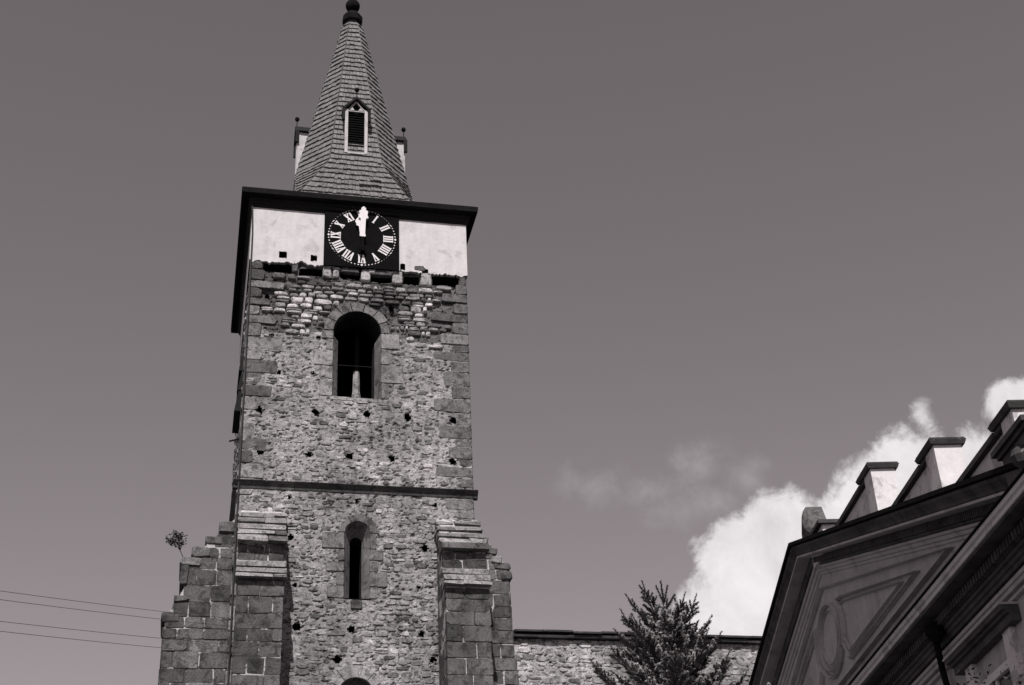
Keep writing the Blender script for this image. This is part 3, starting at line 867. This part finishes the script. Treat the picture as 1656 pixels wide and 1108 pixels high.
c2 = side_buttress(1, [(4.05, 20.9), (4.5, 20.4), (4.7, 20.05), (5.1, 19.5), (5.2, 19.2), (5.23, 18.3), (5.25, 16.85), (5.40, 15.2), (5.7, 0)], .30, 1.85,
    [(4.1, 4.52, 20.1, 20.5, .2), (4.3, 4.82, 19.82, 20.06, .12), (4.6, 4.98, 19.5, 19.75, .34), (4.7, 5.26, 19.3, 19.52, .13), (4.9, 5.3, 18.9, 19.2, .1)])
c1['label'] = 'left side buttress with broken stepped top'; c2['label'] = 'right side buttress stepping down beside the nave wall'

# ================================================================== CLOCK
CX, CZ = .05, 32.16
clock = empty('tower_clock', 'square black clock board with pale Roman numerals and both hands at twelve', 'clock', loc=(0, -.05, 0))
def CF(u, v, w): return (u, -w, v)
mb = MB(); mb.box((-1.36, -.075, 30.80), (1.45, -.005, 33.45), .022); mb.build('face', M['black'], clock)
RI, RO = .80, 1.17
def stroke(mb, pts, w):
    """quad from centre-line in numeral space"""
    (x0, y0), (x1, y1) = pts; dx, dy = x1 - x0, y1 - y0; L = math.hypot(dx, dy); nx, ny = -dy / L * w / 2, dx / L * w / 2
    return [(x0 - nx, y0 - ny), (x1 - nx, y1 - ny), (x1 + nx, y1 + ny), (x0 + nx, y0 + ny)]
def numeral(txt, ang):
    H_ = RO - RI; adv = {'I': .105, 'V': .20, 'X': .20}; tot = sum(adv[c] for c in txt); u = -tot / 2; quads = []
    for c in txt:
        a = adv[c]; m_ = u + a / 2
        if c == 'I': quads.append(stroke(None, ((m_, 0), (m_, H_)), .060))
        elif c == 'V':
            quads.append(stroke(None, ((u + .035, H_), (m_ + .012, 0)), .064)); quads.append(stroke(None, ((u + a - .03, H_), (m_ + .005, 0)), .036))
        else:
            quads.append(stroke(None, ((u + .03, H_), (u + a - .03, 0)), .066)); quads.append(stroke(None, ((u + a - .03, H_), (u + .03, 0)), .036))
        if c in 'XI':
            quads.append([(u + .004, 0), (u + a - .004, 0), (u + a - .004, .022), (u + .004, .022)])
        quads.append([(u + .004, H_ - .022), (u + a - .004, H_ - .022), (u + a - .004, H_), (u + .004, H_)])
        u += a
    mb = MB()
    for q, poly in enumerate(quads):
        def F(x, y, w):
            r = RI + y; return (CX + r * math.sin(ang) + x * math.cos(ang), -w, CZ + r * math.cos(ang) - x * math.sin(ang))
        mb.prism(poly, F, .072, .088 + .0016 * (q % 7), .7)
    mb.build('numeral', M['white'], clock)
for h, t in enumerate(['XII', 'I', 'II', 'III', 'IIII', 'V', 'VI', 'VII', 'VIII', 'IX', 'X', 'XI']): numeral(t, 2 * math.pi * h / 12)
mb = MB()
for k in range(60):
    a = 2 * math.pi * k / 60; r = 1.25; s_ = .030 if k % 5 else .050
    c = (CX + r * math.sin(a), CZ + r * math.cos(a))
    mb.prism([(c[0] + s_ * math.cos(a + q * math.pi / 2), c[1] + s_ * math.sin(-a + q * math.pi / 2)) for q in range(4)], CF, .072, .088, .7)
mb.build('minute_mark', M['white'], clock)
def hand(prof, w0, w1, ang, name, mat, neg=False):
    pl = [(h, t) for t, h in prof] + [(-h, t) for t, h in prof[::-1]]
    mb = MB(); ca, sa = math.cos(ang), math.sin(ang)
    mb.prism([(CX + x * ca + y * sa, CZ - x * sa + y * ca) for x, y in pl], CF, w0, w1, .75); return mb.build(name, mat, clock)
hand([(-.10, .10), (-.02, .115), (.02, .09), (.70, .095), (.74, .12), (.74, .19), (.80, .18), (.90, .145), (.98, .16), (1.03, .17), (1.08, .15), (1.10, .09), (1.2, .085), (1.26, .03), (1.27, .0)],
     .26, .29, math.radians(1.5), 'minute_hand', M['white'])
hand([(.0, .09), (.42, .08), (.46, .17), (.52, .16), (.64, .19), (.72, .15), (.80, .08), (.86, .0)], .19, .22, math.radians(-8), 'hour_hand', M['white'])
hand([(-.72, .0), (-.70, .09), (-.62, .14), (-.52, .13), (-.46, .07), (-.10, .06), (-.05, .05)], .25, .285, math.radians(1.5), 'counterweight', M['black'])
mb = MB(); mb.tube([(CX, -.07, CZ), (CX, -.27, CZ)], .06, 10, .05); mb.build('arbor', M['black'], clock)

# ================================================================== lightning conductor
mb = MB(); pts = [(-W - .05, -.12, 33.15)]
for k in range(16):
    z = 32 - k * 2.0; pts.append((-3.985 + .0050 * k + U(-.006, .006), -.09, z))
mb.tube(pts, .030, 6, .03)
lc = mb.build('lightning_conductor', M['wire']); tag(lc, 'thin dark lightning conductor cable running down the left tower corner', 'cable')

# ================================================================== bush on the left buttress
sb = empty('sprig', 'small leafy sapling growing out of the broken left buttress top', 'sapling', loc=(-5.42, .5, 19.22))
mb = MB(); mb.tube([(0, 0, -.15), (-.14, -.05, .10), (-.28, -.1, .36), (-.42, -.12, .62)], [.022, .018, .014, .008], 5, .06)
for q in range(9): mb.tube([(-.28, -.1, .36), (-.38 + U(-.28, .26), -.12 + U(-.2, .2), .72 + U(-.12, .22))], [.010, .004], 4, .06)
mb.build('stem', M['bark'], sb)
mb = MB()
for q in range(360):
    cl = [Vector((-.52, -.12, .66)), Vector((-.36, -.08, .80)), Vector((-.30, -.16, .62)), Vector((-.62, -.1, .70)), Vector((-.42, -.1, .92))][q % 5]
    c = cl + Vector((random.gauss(0, .085), random.gauss(0, .1), random.gauss(0, .065)))
    a = Vector((U(-1, 1), U(-1, 1), U(-1, 1))).normalized() * .05; d = a.cross(Vector((U(-1, 1), U(-1, 1), U(-1, 1)))).normalized() * .024
    mb.quad([c - a, c + d, c + a, c - d], U(.03, .09))
mb.build('leaves', M['leaf'], sb)

# ================================================================== NAVE WALL to the right
WY = 1.0
nave = empty('nave_wall', 'long pale rubble nave wall with dark coping running right from the tower', 'wall', loc=(0, 0, 0))
FN = lambda u, v, w: (u, WY - w, v)
ZT = 17.12
mb = rubble_sheet(FN, 4.6, 20.0, 12.0, ZT, 0.06, lambda u, v: 0.0, lambda u, v: False, 9.0, .46)
mb.quad([(4.6, WY, 0), (20, WY, 0), (20, WY, 12), (4.6, WY, 12)], .4)
mb.quad([(4.6, WY + 1.2, 0), (20, WY + 1.2, 0), (20, WY + 1.2, ZT), (4.6, WY + 1.2, ZT)], .4)
mb.quad([(4.6, WY, ZT), (20, WY, ZT), (20, WY + 1.2, ZT), (4.6, WY + 1.2, ZT)], .4)
nw = mb.build('wall', M['mortar'], nave)
rub = MB(); cells = rubble_layout(5.3, 19.6, 12.2, ZT - .03, (.13, .26), (.2, .5), lambda u, v: False, 31)
big = set(sorted(range(len(cells)), key=lambda i: -((cells[i][1] - cells[i][0]) * (cells[i][3] - cells[i][2]) if cells[i][2] > 14.6 and cells[i][0] < 14.6 else 0))[:150])
for i, c in enumerate(cells):
    if i not in big and R() < .25: continue
    pl = stone_poly(c, .022)
    if not pl: continue
    q = R(); tn = U(.5, .66) if q < .3 else (U(.34, .48) if q < .85 else U(.16, .26))
    if i in big: m2 = MB(); m2.stone(pl, FN, -.12, U(.0, .035), .025, tn); m2.build('stone', M['stone'], nw)
    else: rub.stone(pl, FN, -.12, U(-.005, .03), .022, tn)
o = rub.build('small_rubble', M['stone'], nw); o['kind'] = 'stuff'
x = 5.28
while x < 20:
    L = U(.75, 1.15); m2 = MB()
    j = U(-.012, .012)
    m2.prism([(-.20, ZT + .02 + j), (-.22, ZT + .10 + j), (.3, ZT + .16 + j), (1.3, ZT + .16), (1.3, ZT + .02)], lambda u, v, w: (w, WY + u, v), x + .006, x + L - .006, U(.10, .2)); m2.build('wall_plate', M['cap'], nave)
    m2 = MB(); j = U(-.02, .03); jj = U(-.015, .03)
    m2.prism([(-.30 + jj, ZT + .165 + j), (-.31 + jj, ZT + .225 + j), (.5, ZT + .40 + j), (1.3, ZT + .40), (1.3, ZT + .165)], lambda u, v, w: (w, WY + u, v), x + .15, x + L + .14, U(.07, .14)); m2.build('coping_slab', M['cap'], nave)
    x += L

# ================================================================== BAROQUE BUILDING (right)
AZ = 0.1689207
hall = empty('baroque_building', 'grey stuccoed building with a moulded pediment, oval medallion and stepped whitewashed parapet', 'building',
             loc=(5.9193, -28.1887, 0), rz=math.pi / 2 - AZ)
# local frame: x along the facade (away from the camera), y outward to the street, z up
APX, APZ, S0 = 12.05, 13.53, -0.82
SN, SF = .3145, .245
FAR = 28.5
rake = lambda s: APZ - SN * (APX - s) if s <= APX else APZ - SF * (s - APX)
body = MB()
WN = -.62
body.box((S0, -12, 0), (FAR, WN - .001, 9.4), .3)
body.prism([(S0, 9.4), (FAR, 9.4), (FAR, rake(FAR) - .1), (APX, APZ - .1), (S0, rake(S0) - .02)], lambda u, v, w: (u, w, v), -1.0, -.60, .3)
wallb = body.build('wall', M['stucco'], hall)
rf = MB()
for sA, sB in ((S0, APX), (APX, FAR)):
    rf.quad([(sA, -.98, rake(sA) - .2), (sB, -.98, rake(sB) - .2), (sB, -12, rake(sB) - .2), (sA, -12, rake(sA) - .2)], .1)
rf.build('roof', M['cap'], hall)
def sweep_rake(prof, name, mat, close=True, s0=S0, s1=FAR, parent=hall, cuts=None):
    """prof [(n, dz)]; mitred at the apex"""
    mb = MB(); st = [s0] + ([APX] if s0 < APX < s1 else []) + [s1]
    for a, c in zip(st[:-1], st[1:]):
        for (n0, d0), (n1, d1) in zip(prof[:-1], prof[1:]):
            mb.quad([(a, n0, rake(a) + d0), (c, n0, rake(c) + d0), (c, n1, rake(c) + d1), (a, n1, rake(a) + d1)], .3)
    for a in (s0, s1): mb.quad([(a, n, rake(a) + d) for n, d in prof], .3)
    return mb.build(name, mat, parent)
sweep_rake([(-.95, .10), (-.1, .06), (.05, .03), (.06, -.05), (.02, -.075), (-.6, -.06)], 'cornice_flashing', M['darkmetal'])
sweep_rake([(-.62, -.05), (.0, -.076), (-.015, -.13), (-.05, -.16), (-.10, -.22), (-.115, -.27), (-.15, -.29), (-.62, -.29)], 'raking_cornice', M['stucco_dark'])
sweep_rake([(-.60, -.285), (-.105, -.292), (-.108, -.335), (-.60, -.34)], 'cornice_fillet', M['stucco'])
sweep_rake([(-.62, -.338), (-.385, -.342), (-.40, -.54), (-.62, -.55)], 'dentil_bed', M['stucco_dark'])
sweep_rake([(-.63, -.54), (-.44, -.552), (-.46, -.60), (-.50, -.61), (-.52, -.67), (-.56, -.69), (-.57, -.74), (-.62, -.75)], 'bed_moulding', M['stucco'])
for k in range(150):                                  # dentils under the raking cornice, near half
    s = 0.2 + k * .0775
    if s > 11.6: break
    mb = MB() if k == 0 else mb
    z = rake(s + .02)
    mb.hexa([(s, -.41, z - .50), (s + .045, -.41, z - .50 + SN * .045), (s + .045, -.33, z - .50 + SN * .045), (s, -.33, z - .50),
             (s, -.41, z - .37), (s + .045, -.41, z - .37 + SN * .045), (s + .045, -.33, z - .37 + SN * .045), (s, -.33, z - .37)], .25)
mb.build('dentils', M['stucco_dark'], hall)['kind'] = 'stuff'

# horizontal entablature
def sweep_h(prof, name, mat, s0=S0, s1=FAR, parent=hall):
    mb = MB()
    for (n0, z0), (n1, z1) in zip(prof[:-1], prof[1:]): mb.quad([(s0, n0, z0), (s1, n0, z0), (s1, n1, z1), (s0, n1, z1)], .3)
    for a in (s0, s1): mb.quad([(a, n, z) for n, z in prof], .3)
    return mb.build(name, mat, parent)
sweep_h([(-.62, 9.60), (-.05, 9.525), (.025, 9.515), (.03, 9.48), (-.62, 9.48)], 'cornice_flashing', M['darkmetal'])
sweep_h([(-.62, 9.478), (.0, 9.476), (-.012, 9.42), (-.05, 9.40), (-.055, 9.345), (-.62, 9.345)], 'cornice_fascia', M['parapet'])
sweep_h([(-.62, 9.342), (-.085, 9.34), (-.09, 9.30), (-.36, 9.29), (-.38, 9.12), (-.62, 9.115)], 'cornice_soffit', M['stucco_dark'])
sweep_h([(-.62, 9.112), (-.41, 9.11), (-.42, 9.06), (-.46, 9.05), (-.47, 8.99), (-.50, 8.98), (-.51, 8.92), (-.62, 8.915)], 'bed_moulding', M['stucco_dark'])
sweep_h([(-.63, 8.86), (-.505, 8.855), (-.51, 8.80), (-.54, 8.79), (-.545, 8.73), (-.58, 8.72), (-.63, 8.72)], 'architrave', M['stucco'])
sweep_h([(-.63, 8.66), (-.545, 8.655), (-.55, 8.61), (-.59, 8.60), (-.63, 8.60)], 'architrave', M['stucco'])
mb = MB(); k = 0; s = .3
while s < 15:
    mb.box((s, -.39, 9.13), (s + .07, -.31, 9.26), .2); s += .125
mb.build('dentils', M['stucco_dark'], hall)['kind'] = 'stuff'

# tympanum frames: plaster mouldings standing proud of the tympanum
TN = -.60
def band(pl, w, n0, n1, name, mat, closed=True, parent=hall):
    """mitred moulding along a polyline in (s,z)"""
    mb = MB(); n = len(pl); inner = []
    for k in range(n):
        p = Vector(pl[k]); a = Vector(pl[k - 1]) if (closed or k > 0) else None; c = Vector(pl[(k + 1) % n]) if (closed or k < n - 1) else None
        d0 = (p - a).normalized() if a is not None else (c - p).normalized()
        d1 = (c - p).normalized() if c is not None else d0
        m0 = Vector((-d0.y, d0.x)); m1 = Vector((-d1.y, d1.x)); mm = (m0 + m1)
        mm = mm / max(.35, mm.dot(m0)) if mm.length > 1e-6 else m0
        inner.append(p + mm * w)
    rng = range(n) if closed else range(n - 1)
    for k in rng:
        j = (k + 1) % n; a, c, e, f = pl[k], pl[j], inner[j], inner[k]
        A = lambda p, t: (p[0], t, p[1])
        mids = lambda p, q: ((p[0] + q[0]) / 2, (p[1] + q[1]) / 2)
        ma, mc = mids(a, f), mids(c, e)
        mb.quad([A(a, n0), A(c, n0), A(c, n1 * .6 + n0 * .4), A(a, n1 * .6 + n0 * .4)])
        mb.quad([A(a, n1 * .6 + n0 * .4), A(c, n1 * .6 + n0 * .4), A(mc, n1), A(ma, n1)])
        mb.quad([A(ma, n1), A(mc, n1), A(e, n1 * .5 + n0 * .5), A(f, n1 * .5 + n0 * .5)])
        mb.quad([A(f, n1 * .5 + n0 * .5), A(e, n1 * .5 + n0 * .5), A(e, n0), A(f, n0)])
    return mb.build(name, mat, parent)
PA = (12.10, 12.52); PR = (4.15, 10.22); PLx = (20.3, 10.22)
band([PA, PR, PLx], .06, TN - .02, TN + .12, 'panel_frame', M['stucco'])
OC = (12.08, 11.36); OR = (.86, .72)
ov = lambda sc, n=40: [(OC[0] + OR[0] * sc * math.cos(2 * math.pi * k / n), OC[1] + OR[1] * sc * math.sin(2 * math.pi * k / n)) for k in range(n)]
band(ov(1.0), .06, TN - .02, TN + .11, 'oval_frame', M['stucco'])
band(ov(.80), .04, TN - .02, TN + .07, 'oval_frame', M['stucco'])
mb = MB(); mb.prism(ov(.76), lambda u, v, w: (u, w, v), TN - .05, TN + .012, .3); mb.build('oval_field', M['stucco'], hall)
# spandrel panels right and left of the medallion, their inner side curved round it
def arc(sc, a0, a1, n=10): return [(OC[0] + OR[0] * sc * math.cos(math.radians(a0 + (a1 - a0) * k / n)), OC[1] + OR[1] * sc * math.sin(math.radians(a0 + (a1 - a0) * k / n))) for k in range(n + 1)]
rp = [(5.95, 10.50)] + [(10.3, 10.50)] + arc(1.38, 222, 158)[::-1][::-1] + [(10.45, 11.74)]
rp = [(5.95, 10.50), (10.75, 10.50)] + arc(1.36, 208, 152) + [(10.75, 11.78)]
rp = rp[::-1]
band(rp, .055, TN - .02, TN + .11, 'panel_frame', M['stucco'])
lp = [(2 * OC[0] - s, z) for s, z in rp][::-1]
lp = [(s if s < 15 else 18.2, z) for s, z in lp]
band(lp, .055, TN - .02, TN + .11, 'panel_frame', M['stucco'])
def shrink(pl, k):
    cx = sum(p[0] for p in pl) / len(pl); cy = sum(p[1] for p in pl) / len(pl)
    return [(cx + (x - cx) * k, cy + (y - cy) * k) for x, y in pl]
band(shrink(rp, .80), .045, TN - .02, TN + .08, 'panel_frame', M['stucco'])
band(shrink(lp, .80), .045, TN - .02, TN + .08, 'panel_frame', M['stucco'])
# scroll under the medallion
band(arc(1.22, 215, 325), .07, TN - .02, TN + .12, 'scroll', M['stucco'], closed=False)

# stepped parapet above the rake
def px_(s0, s1, n0, n1, z0, z1, mb, tone=.6): mb.box((s0, n0, z0), (s1, n1, z1), tone)
STEPS = [(.15, 3.35, 10.80), (3.30, 6.66, 11.78), (6.60, 10.45, 12.91)]
for s0, s1, zt in STEPS:
    zb = rake(s0) - .1
    mb = MB()
    # recessed wall behind the pier, top level, bottom following the rake
    mb.hexa([(s0 + .42, -.72, zb), (s1, -.72, rake(s1) - .1), (s1, -.34, rake(s1) - .1), (s0 + .42, -.34, zb),
             (s0 + .42, -.72, zt - .18), (s1, -.72, zt - .18), (s1, -.34, zt - .18), (s0 + .42, -.34, zt - .18)], .55)
    st = mb.build('parapet_step', M['parapet'], hall)
    mb = MB(); mb.box((s0, -.74, zb), (s0 + .46, -.27, zt - .10), .62); mb.build('pier', M['parapet'], st)
    mb = MB(); mb.hexa([(s0 - .05, -.79, zt - .10), (s0 + .74, -.79, zt - .10), (s0 + .74, -.22, zt - .10), (s0 - .05, -.22, zt - .10),
                        (s0 - .08, -.82, zt - .02), (s0 + .77, -.82, zt - .02), (s0 + .77, -.19, zt - .02), (s0 - .08, -.19, zt - .02)], .1)
    mb.box((s0 - .06, -.80, zt - .018), (s0 + .75, -.21, zt + .015), .1)
    mb.build('cap_slab', M['cap'], st)
    mb = MB(); mb.box((s0 + .78, -.78, zt - .175), (s1 + .1, -.25, zt - .085), .1); mb.box((s0 + .465, -.73, zt - .17), (s0 + .776, -.26, zt - .103), .1); mb.build('coping', M['cap'], st)
# last low step and broken block at the apex
mb = MB(); mb.box((10.55, -.72, 12.8), (11.7, -.34, 13.36), .6); st = mb.build('parapet_step', M['parapet'], hall)
mb = MB(); mb.box((10.45, -.84, 13.36), (11.5, -.24, 13.44), .1); mb.build('cap_slab', M['cap'], st)
ub = MB(); pl = [(11.35, 13.4), (12.15, 13.4), (12.2, 13.75), (12.0, 14.2), (11.75, 14.28), (11.6, 14.1), (11.5, 13.8), (11.3, 13.62)]
ub.stone([(s + U(-.04, .04), z + U(-.03, .03)) for s, z in pl], lambda u, v, w: (u, w, v), -.75, -.3, .1, .15, .05)
ub.build('broken_finial', M['stone'], hall)
# corner pedestal at the near end of the pediment
mb = MB()
mb.box((-.75, -.62, 9.5), (.25, .0, 10.02), .2); pd = mb.build('corner_pedestal', M['stucco_dark'], hall)
mb = MB(); mb.box((-.85, -.7, 10.02), (.36, .10, 10.10), .15); mb.box((-.80, -.66, 9.95), (.30, .05, 10.018), .15); mb.build('cap_slab', M['cap'], pd)
mb = MB(); mb.lathe([(.05, -.16), (.13, -.10), (.17, 0), (.13, .10), (.05, .16)], (-.45, .02, 9.66), 12, .1); mb.build('knob', M['cap'], pd)

# windows of the upper floor under hood mouldings
def fwin(s0, s1):
    mb = MB(); mb.box((s0 + .62, WN - .0, 5.2), (s1 - .62, WN + .012, 7.85), .02); w = mb.build('window', M['glass'], hall)
    hd = MB()
    for z0, z1, n1 in ((8.47, 8.54, -.34), (8.42, 8.468, -.40), (8.30, 8.418, -.46)): hd.box((s0, WN - .05, z0), (s1, n1, z1), .3)
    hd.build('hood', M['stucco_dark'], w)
    ft = MB(); ft.box((s0 - .02, WN - .05, 8.542), (s1 + .02, -.31, 8.575), .3); ft.build('hood_fillet', M['stucco'], w)
    for a, e in ((s0 + .30, s0 + .62), (s1 - .62, s1 - .30)):
        j = MB(); j.box((a, WN - .05, 5.0), (e, -.53, 8.298), .5); j.box((a + .06, WN - .05, 5.0), (e - .06, -.50, 8.2), .5); j.build('jamb', M['parapet'], w)
    f = MB(); f.box((s0 + .62, WN - .05, 7.80), (s1 - .62, -.54, 7.92), .4)
    f.box((s0 + .62, WN - .03, 5.2), (s0 + .70, -.575, 7.8), .4); f.box((s1 - .70, WN - .03, 5.2), (s1 - .62, -.575, 7.8), .4)
    f.box(((s0 + s1) / 2 - .04, WN - .03, 5.2), ((s0 + s1) / 2 + .04, -.575, 7.8), .4); f.box((s0 + .70, WN - .03, 7.0), (s1 - .70, -.58, 7.08), .4)
    f.build('frame', M['white'], w)
    sl = MB(); sl.box((s0 + .1, WN - .05, 4.9), (s1 - .1, -.42, 5.0), .3); sl.build('sill', M['stucco'], w)
for s0 in (2.25, 6.9, 11.55, 16.2): fwin(s0, s0 + 2.7)

# rain pipe
rp_ = empty('downpipe', 'dark rain hopper and downpipe on the building facade below the cornice', 'pipe', loc=(5.9193, -28.1887, 0), rz=math.pi / 2 - AZ)
mb = MB(); mb.tube([(5.0, -.30, 9.0), (5.12, -.33, 8.86), (5.45, -.46, 8.55), (5.5, -.50, 8.3), (5.5, -.50, 0.3)], .055, 8, .03); mb.build('pipe', M['darkmetal'], rp_)
mb = MB(); mb.lathe([(.06, 8.88), (.16, 9.02), (.17, 9.2), (.15, 9.2)], (5.0, -.30, 0), 10, .03); mb.build('hopper', M['darkmetal'], rp_)

# ================================================================== SPRUCE
def shoot(mb, p, d, L, tn, rad=.045, n=34):
    """a needle-covered shoot: a bottle-brush of small leaves"""
    d = d.normalized(); a = d.orthogonal().normalized(); c = d.cross(a)
    for q in range(n):
        t = (q + R()) / n; w = U(0, 2 * math.pi); o = a * math.cos(w) + c * math.sin(w)
        base = p + d * (L * t); ln = rad * U(.75, 1.2) * (1 - .35 * t)
        tip = base + o * ln + d * ln * .55; sd_ = d.cross(o) * .013
        mb.v.extend([tuple(base - sd_), tuple(base + sd_), tuple(tip)]); k = len(mb.v)
        mb.f.append((k - 3, k - 2, k - 1)); mb.tone.append(tn * U(.75, 1.25))
def spruce(base, top, crown_from):
    t = empty('spruce_tree', 'bushy spruce with upright leading shoots in front of the nave wall', 'tree', loc=base)
    H_ = top; rs = random.Random(11)
    mb = MB(); mb.tube([(0, 0, 0), (.03, 0, H_ * .4), (-.02, .02, H_ * .8), (.0, 0, H_ - .55), (.0, 0, H_ - .2)], [.16, .12, .055, .020, .010], 8, .09)
    mb.build('trunk', M['bark'], t)
    mb = MB()
    for (x, dx, dy, dz, L, z0) in [(0, -.04, 0, 1, .36, -.36), (0, -.32, .05, 1, .34, -.40), (0, .30, 0, 1, .34, -.40), (.03, .55, .1, .8, .34, -.50), (0, -.75, .1, .45, .30, -.50), (.25, -.15, 0, 1, .26, -.55), (.25, .5, .1, .5, .2, -.58), (0, .1, -.4, .8, .28, -.6), (0, -.6, 0, .2, .24, -.66), (0, 0, 0, 1, .5, -.72)]:
        shoot(mb, Vector((x, 0, H_ + z0)), Vector((dx, dy, dz)), L * 1.05, .15, .046, 120)
    mb.build('leader_needles', M['needle'], t)
    z = H_ - .74; ang = .3
    while z > crown_from:
        dep = H_ - z
        n = 5 if dep < 0.8 else 7
        if dep > 3: n = 5
        for q in range(n):
            ang += 2 * math.pi / n + rs.uniform(-.35, .35)
            Lb = min(2.2, .26 + .42 * dep) * rs.uniform(.62, 1.18)
            elev = math.radians(20 - 18 * min(1, dep / 1.6) + rs.uniform(-14, 14))
            d = Vector((math.cos(ang) * math.cos(elev), math.sin(ang) * math.cos(elev), math.sin(elev)))
            p0 = Vector((0, 0, z + rs.uniform(-.1, .1))); pts = []
            m_ = 6
            for j in range(m_ + 1):
                f = j / m_; pts.append(p0 + d * (Lb * f) + Vector((0, 0, -.22 * Lb * math.sin(f * math.pi) + .14 * Lb * f * f)))
            wb = MB(); wb.tube(pts, [.022 * (1 - .8 * j / m_) + .003 for j in range(m_ + 1)], 5, .08)
            nb = MB()
            side = d.cross(Vector((0, 0, 1))).normalized()
            far = dep > 3.0
            nn = int(8 + Lb * (10 if far else 30))
            for j in range(nn):
                f = .10 + .90 * (j + rs.random()) / nn
                i0 = min(m_ - 1, int(f * m_)); p = pts[i0].lerp(pts[i0 + 1], f * m_ - i0)
                ax = (pts[i0 + 1] - pts[i0]).normalized()
                sg = 1 if j % 2 else -1
                dd = ax * rs.uniform(.5, 1.0) + side * sg * rs.uniform(.3, 1.2) + Vector((0, 0, rs.uniform(-.35, .6)))
                ln = dd.normalized() * (1 - f) * .38 * Lb * rs.uniform(.4, 1)
                if ln.length > .10: shoot(nb, p, dd, ln.length, .055, .036, 12 + int(ln.length * 60))  # inner shoots toned dark for the shade inside the crown
                shoot(nb, p + ln, dd + Vector((0, 0, .2)), rs.uniform(.13, .21), .25 * rs.uniform(.55, 1.35), .052, 26 if far else 58)  # tips toned paler, as though catching the sun
            shoot(nb, pts[-1], (pts[-1] - pts[-2]) + Vector((0, 0, .05)), .26, .15, .046, 56)
            br = wb.build('branch', M['bark'], t); nb.build('needles', M['needle'], br)
        z -= .21 if dep < 2.8 else .45
    return t
spruce((3.02, -21.45, 0), 10.50, 2.2)

# leafy tree whose top shows in the lower right corner
lt = empty('leafy_tree', 'dark leafy treetop rising in front of the building facade, lower right', 'tree', loc=(3.95, -30.5, 0))
mb = MB(); mb.tube([(0, 0, 0), (.05, 0, 2.2), (-.03, .05, 5.6)], [.11, .09, .03], 8, .08)
for q in range(14):
    a = U(0, 6.28); z0 = U(3.2, 5.0); mb.tube([(0, 0, z0), (.45 * math.cos(a), .45 * math.sin(a), z0 + .6), (.8 * math.cos(a), .8 * math.sin(a), z0 + .9)], [.035, .02, .008], 5, .08)
mb.build('trunk', M['bark'], lt)
mb = MB()
for q in range(150):
    cc = Vector((U(-1, 1), U(-1, 1), U(-1, 1))).normalized() * (R() ** .4); cc = Vector((cc.x * 1.1, cc.y * 1.1, 4.78 + cc.z * 1.5))
    for j in range(80):
        c = cc + Vector((random.gauss(0, .13), random.gauss(0, .13), random.gauss(0, .12)))
        a = Vector((U(-1, 1), U(-1, 1), U(-.6, .6))).normalized() * .03; d = a.cross(Vector((U(-1, 1), U(-1, 1), U(-1, 1)))).normalized() * .014
        mb.quad([c - a, c + d, c + a, c - d], U(.015, .05))
mb.build('crown', M['leaf'], lt)

# ================================================================== OVERHEAD WIRES
def bear(x, y, Y):
    d = fw * FPX + r2 * (x - 828) - u2 * (y - 554); k = (Y - CAM.y) / d.y
    return CAM + d * k
WIRES = [((0, 948), (374, 1001), 'topmost overhead wire running from the left edge to the tower buttress'),
         ((0, 962), (374, 1013), 'second overhead wire from the top, left of the tower'),
         ((0, 997), (374, 1042), 'third overhead wire from the top, left of the tower'),
         ((0, 1013), (374, 1057), 'lowest overhead wire running from the left edge to the tower buttress')]
for (a, c, lab) in WIRES:
    pa = bear(a[0], a[1], -14.0); pc = bear(c[0], c[1], -.06)
    pa = pc + (pa - pc) * 1.9
    n = 24; pts = []
    for k in range(n + 1):
        f = k / n; p = pc.lerp(pa, f); p.z -= .35 * 4 * f * (1 - f) * .3; pts.append(p)
    mb = MB(); mb.tube(pts, .006, 5, .03); mb.tube([pc + Vector((0, .25, 0)), pc + Vector((0, -.02, 0))], .03, 6, .03); w = mb.build('overhead_wire', M['wire']); tag(w, lab, 'wire', 'overhead wires left of the tower')
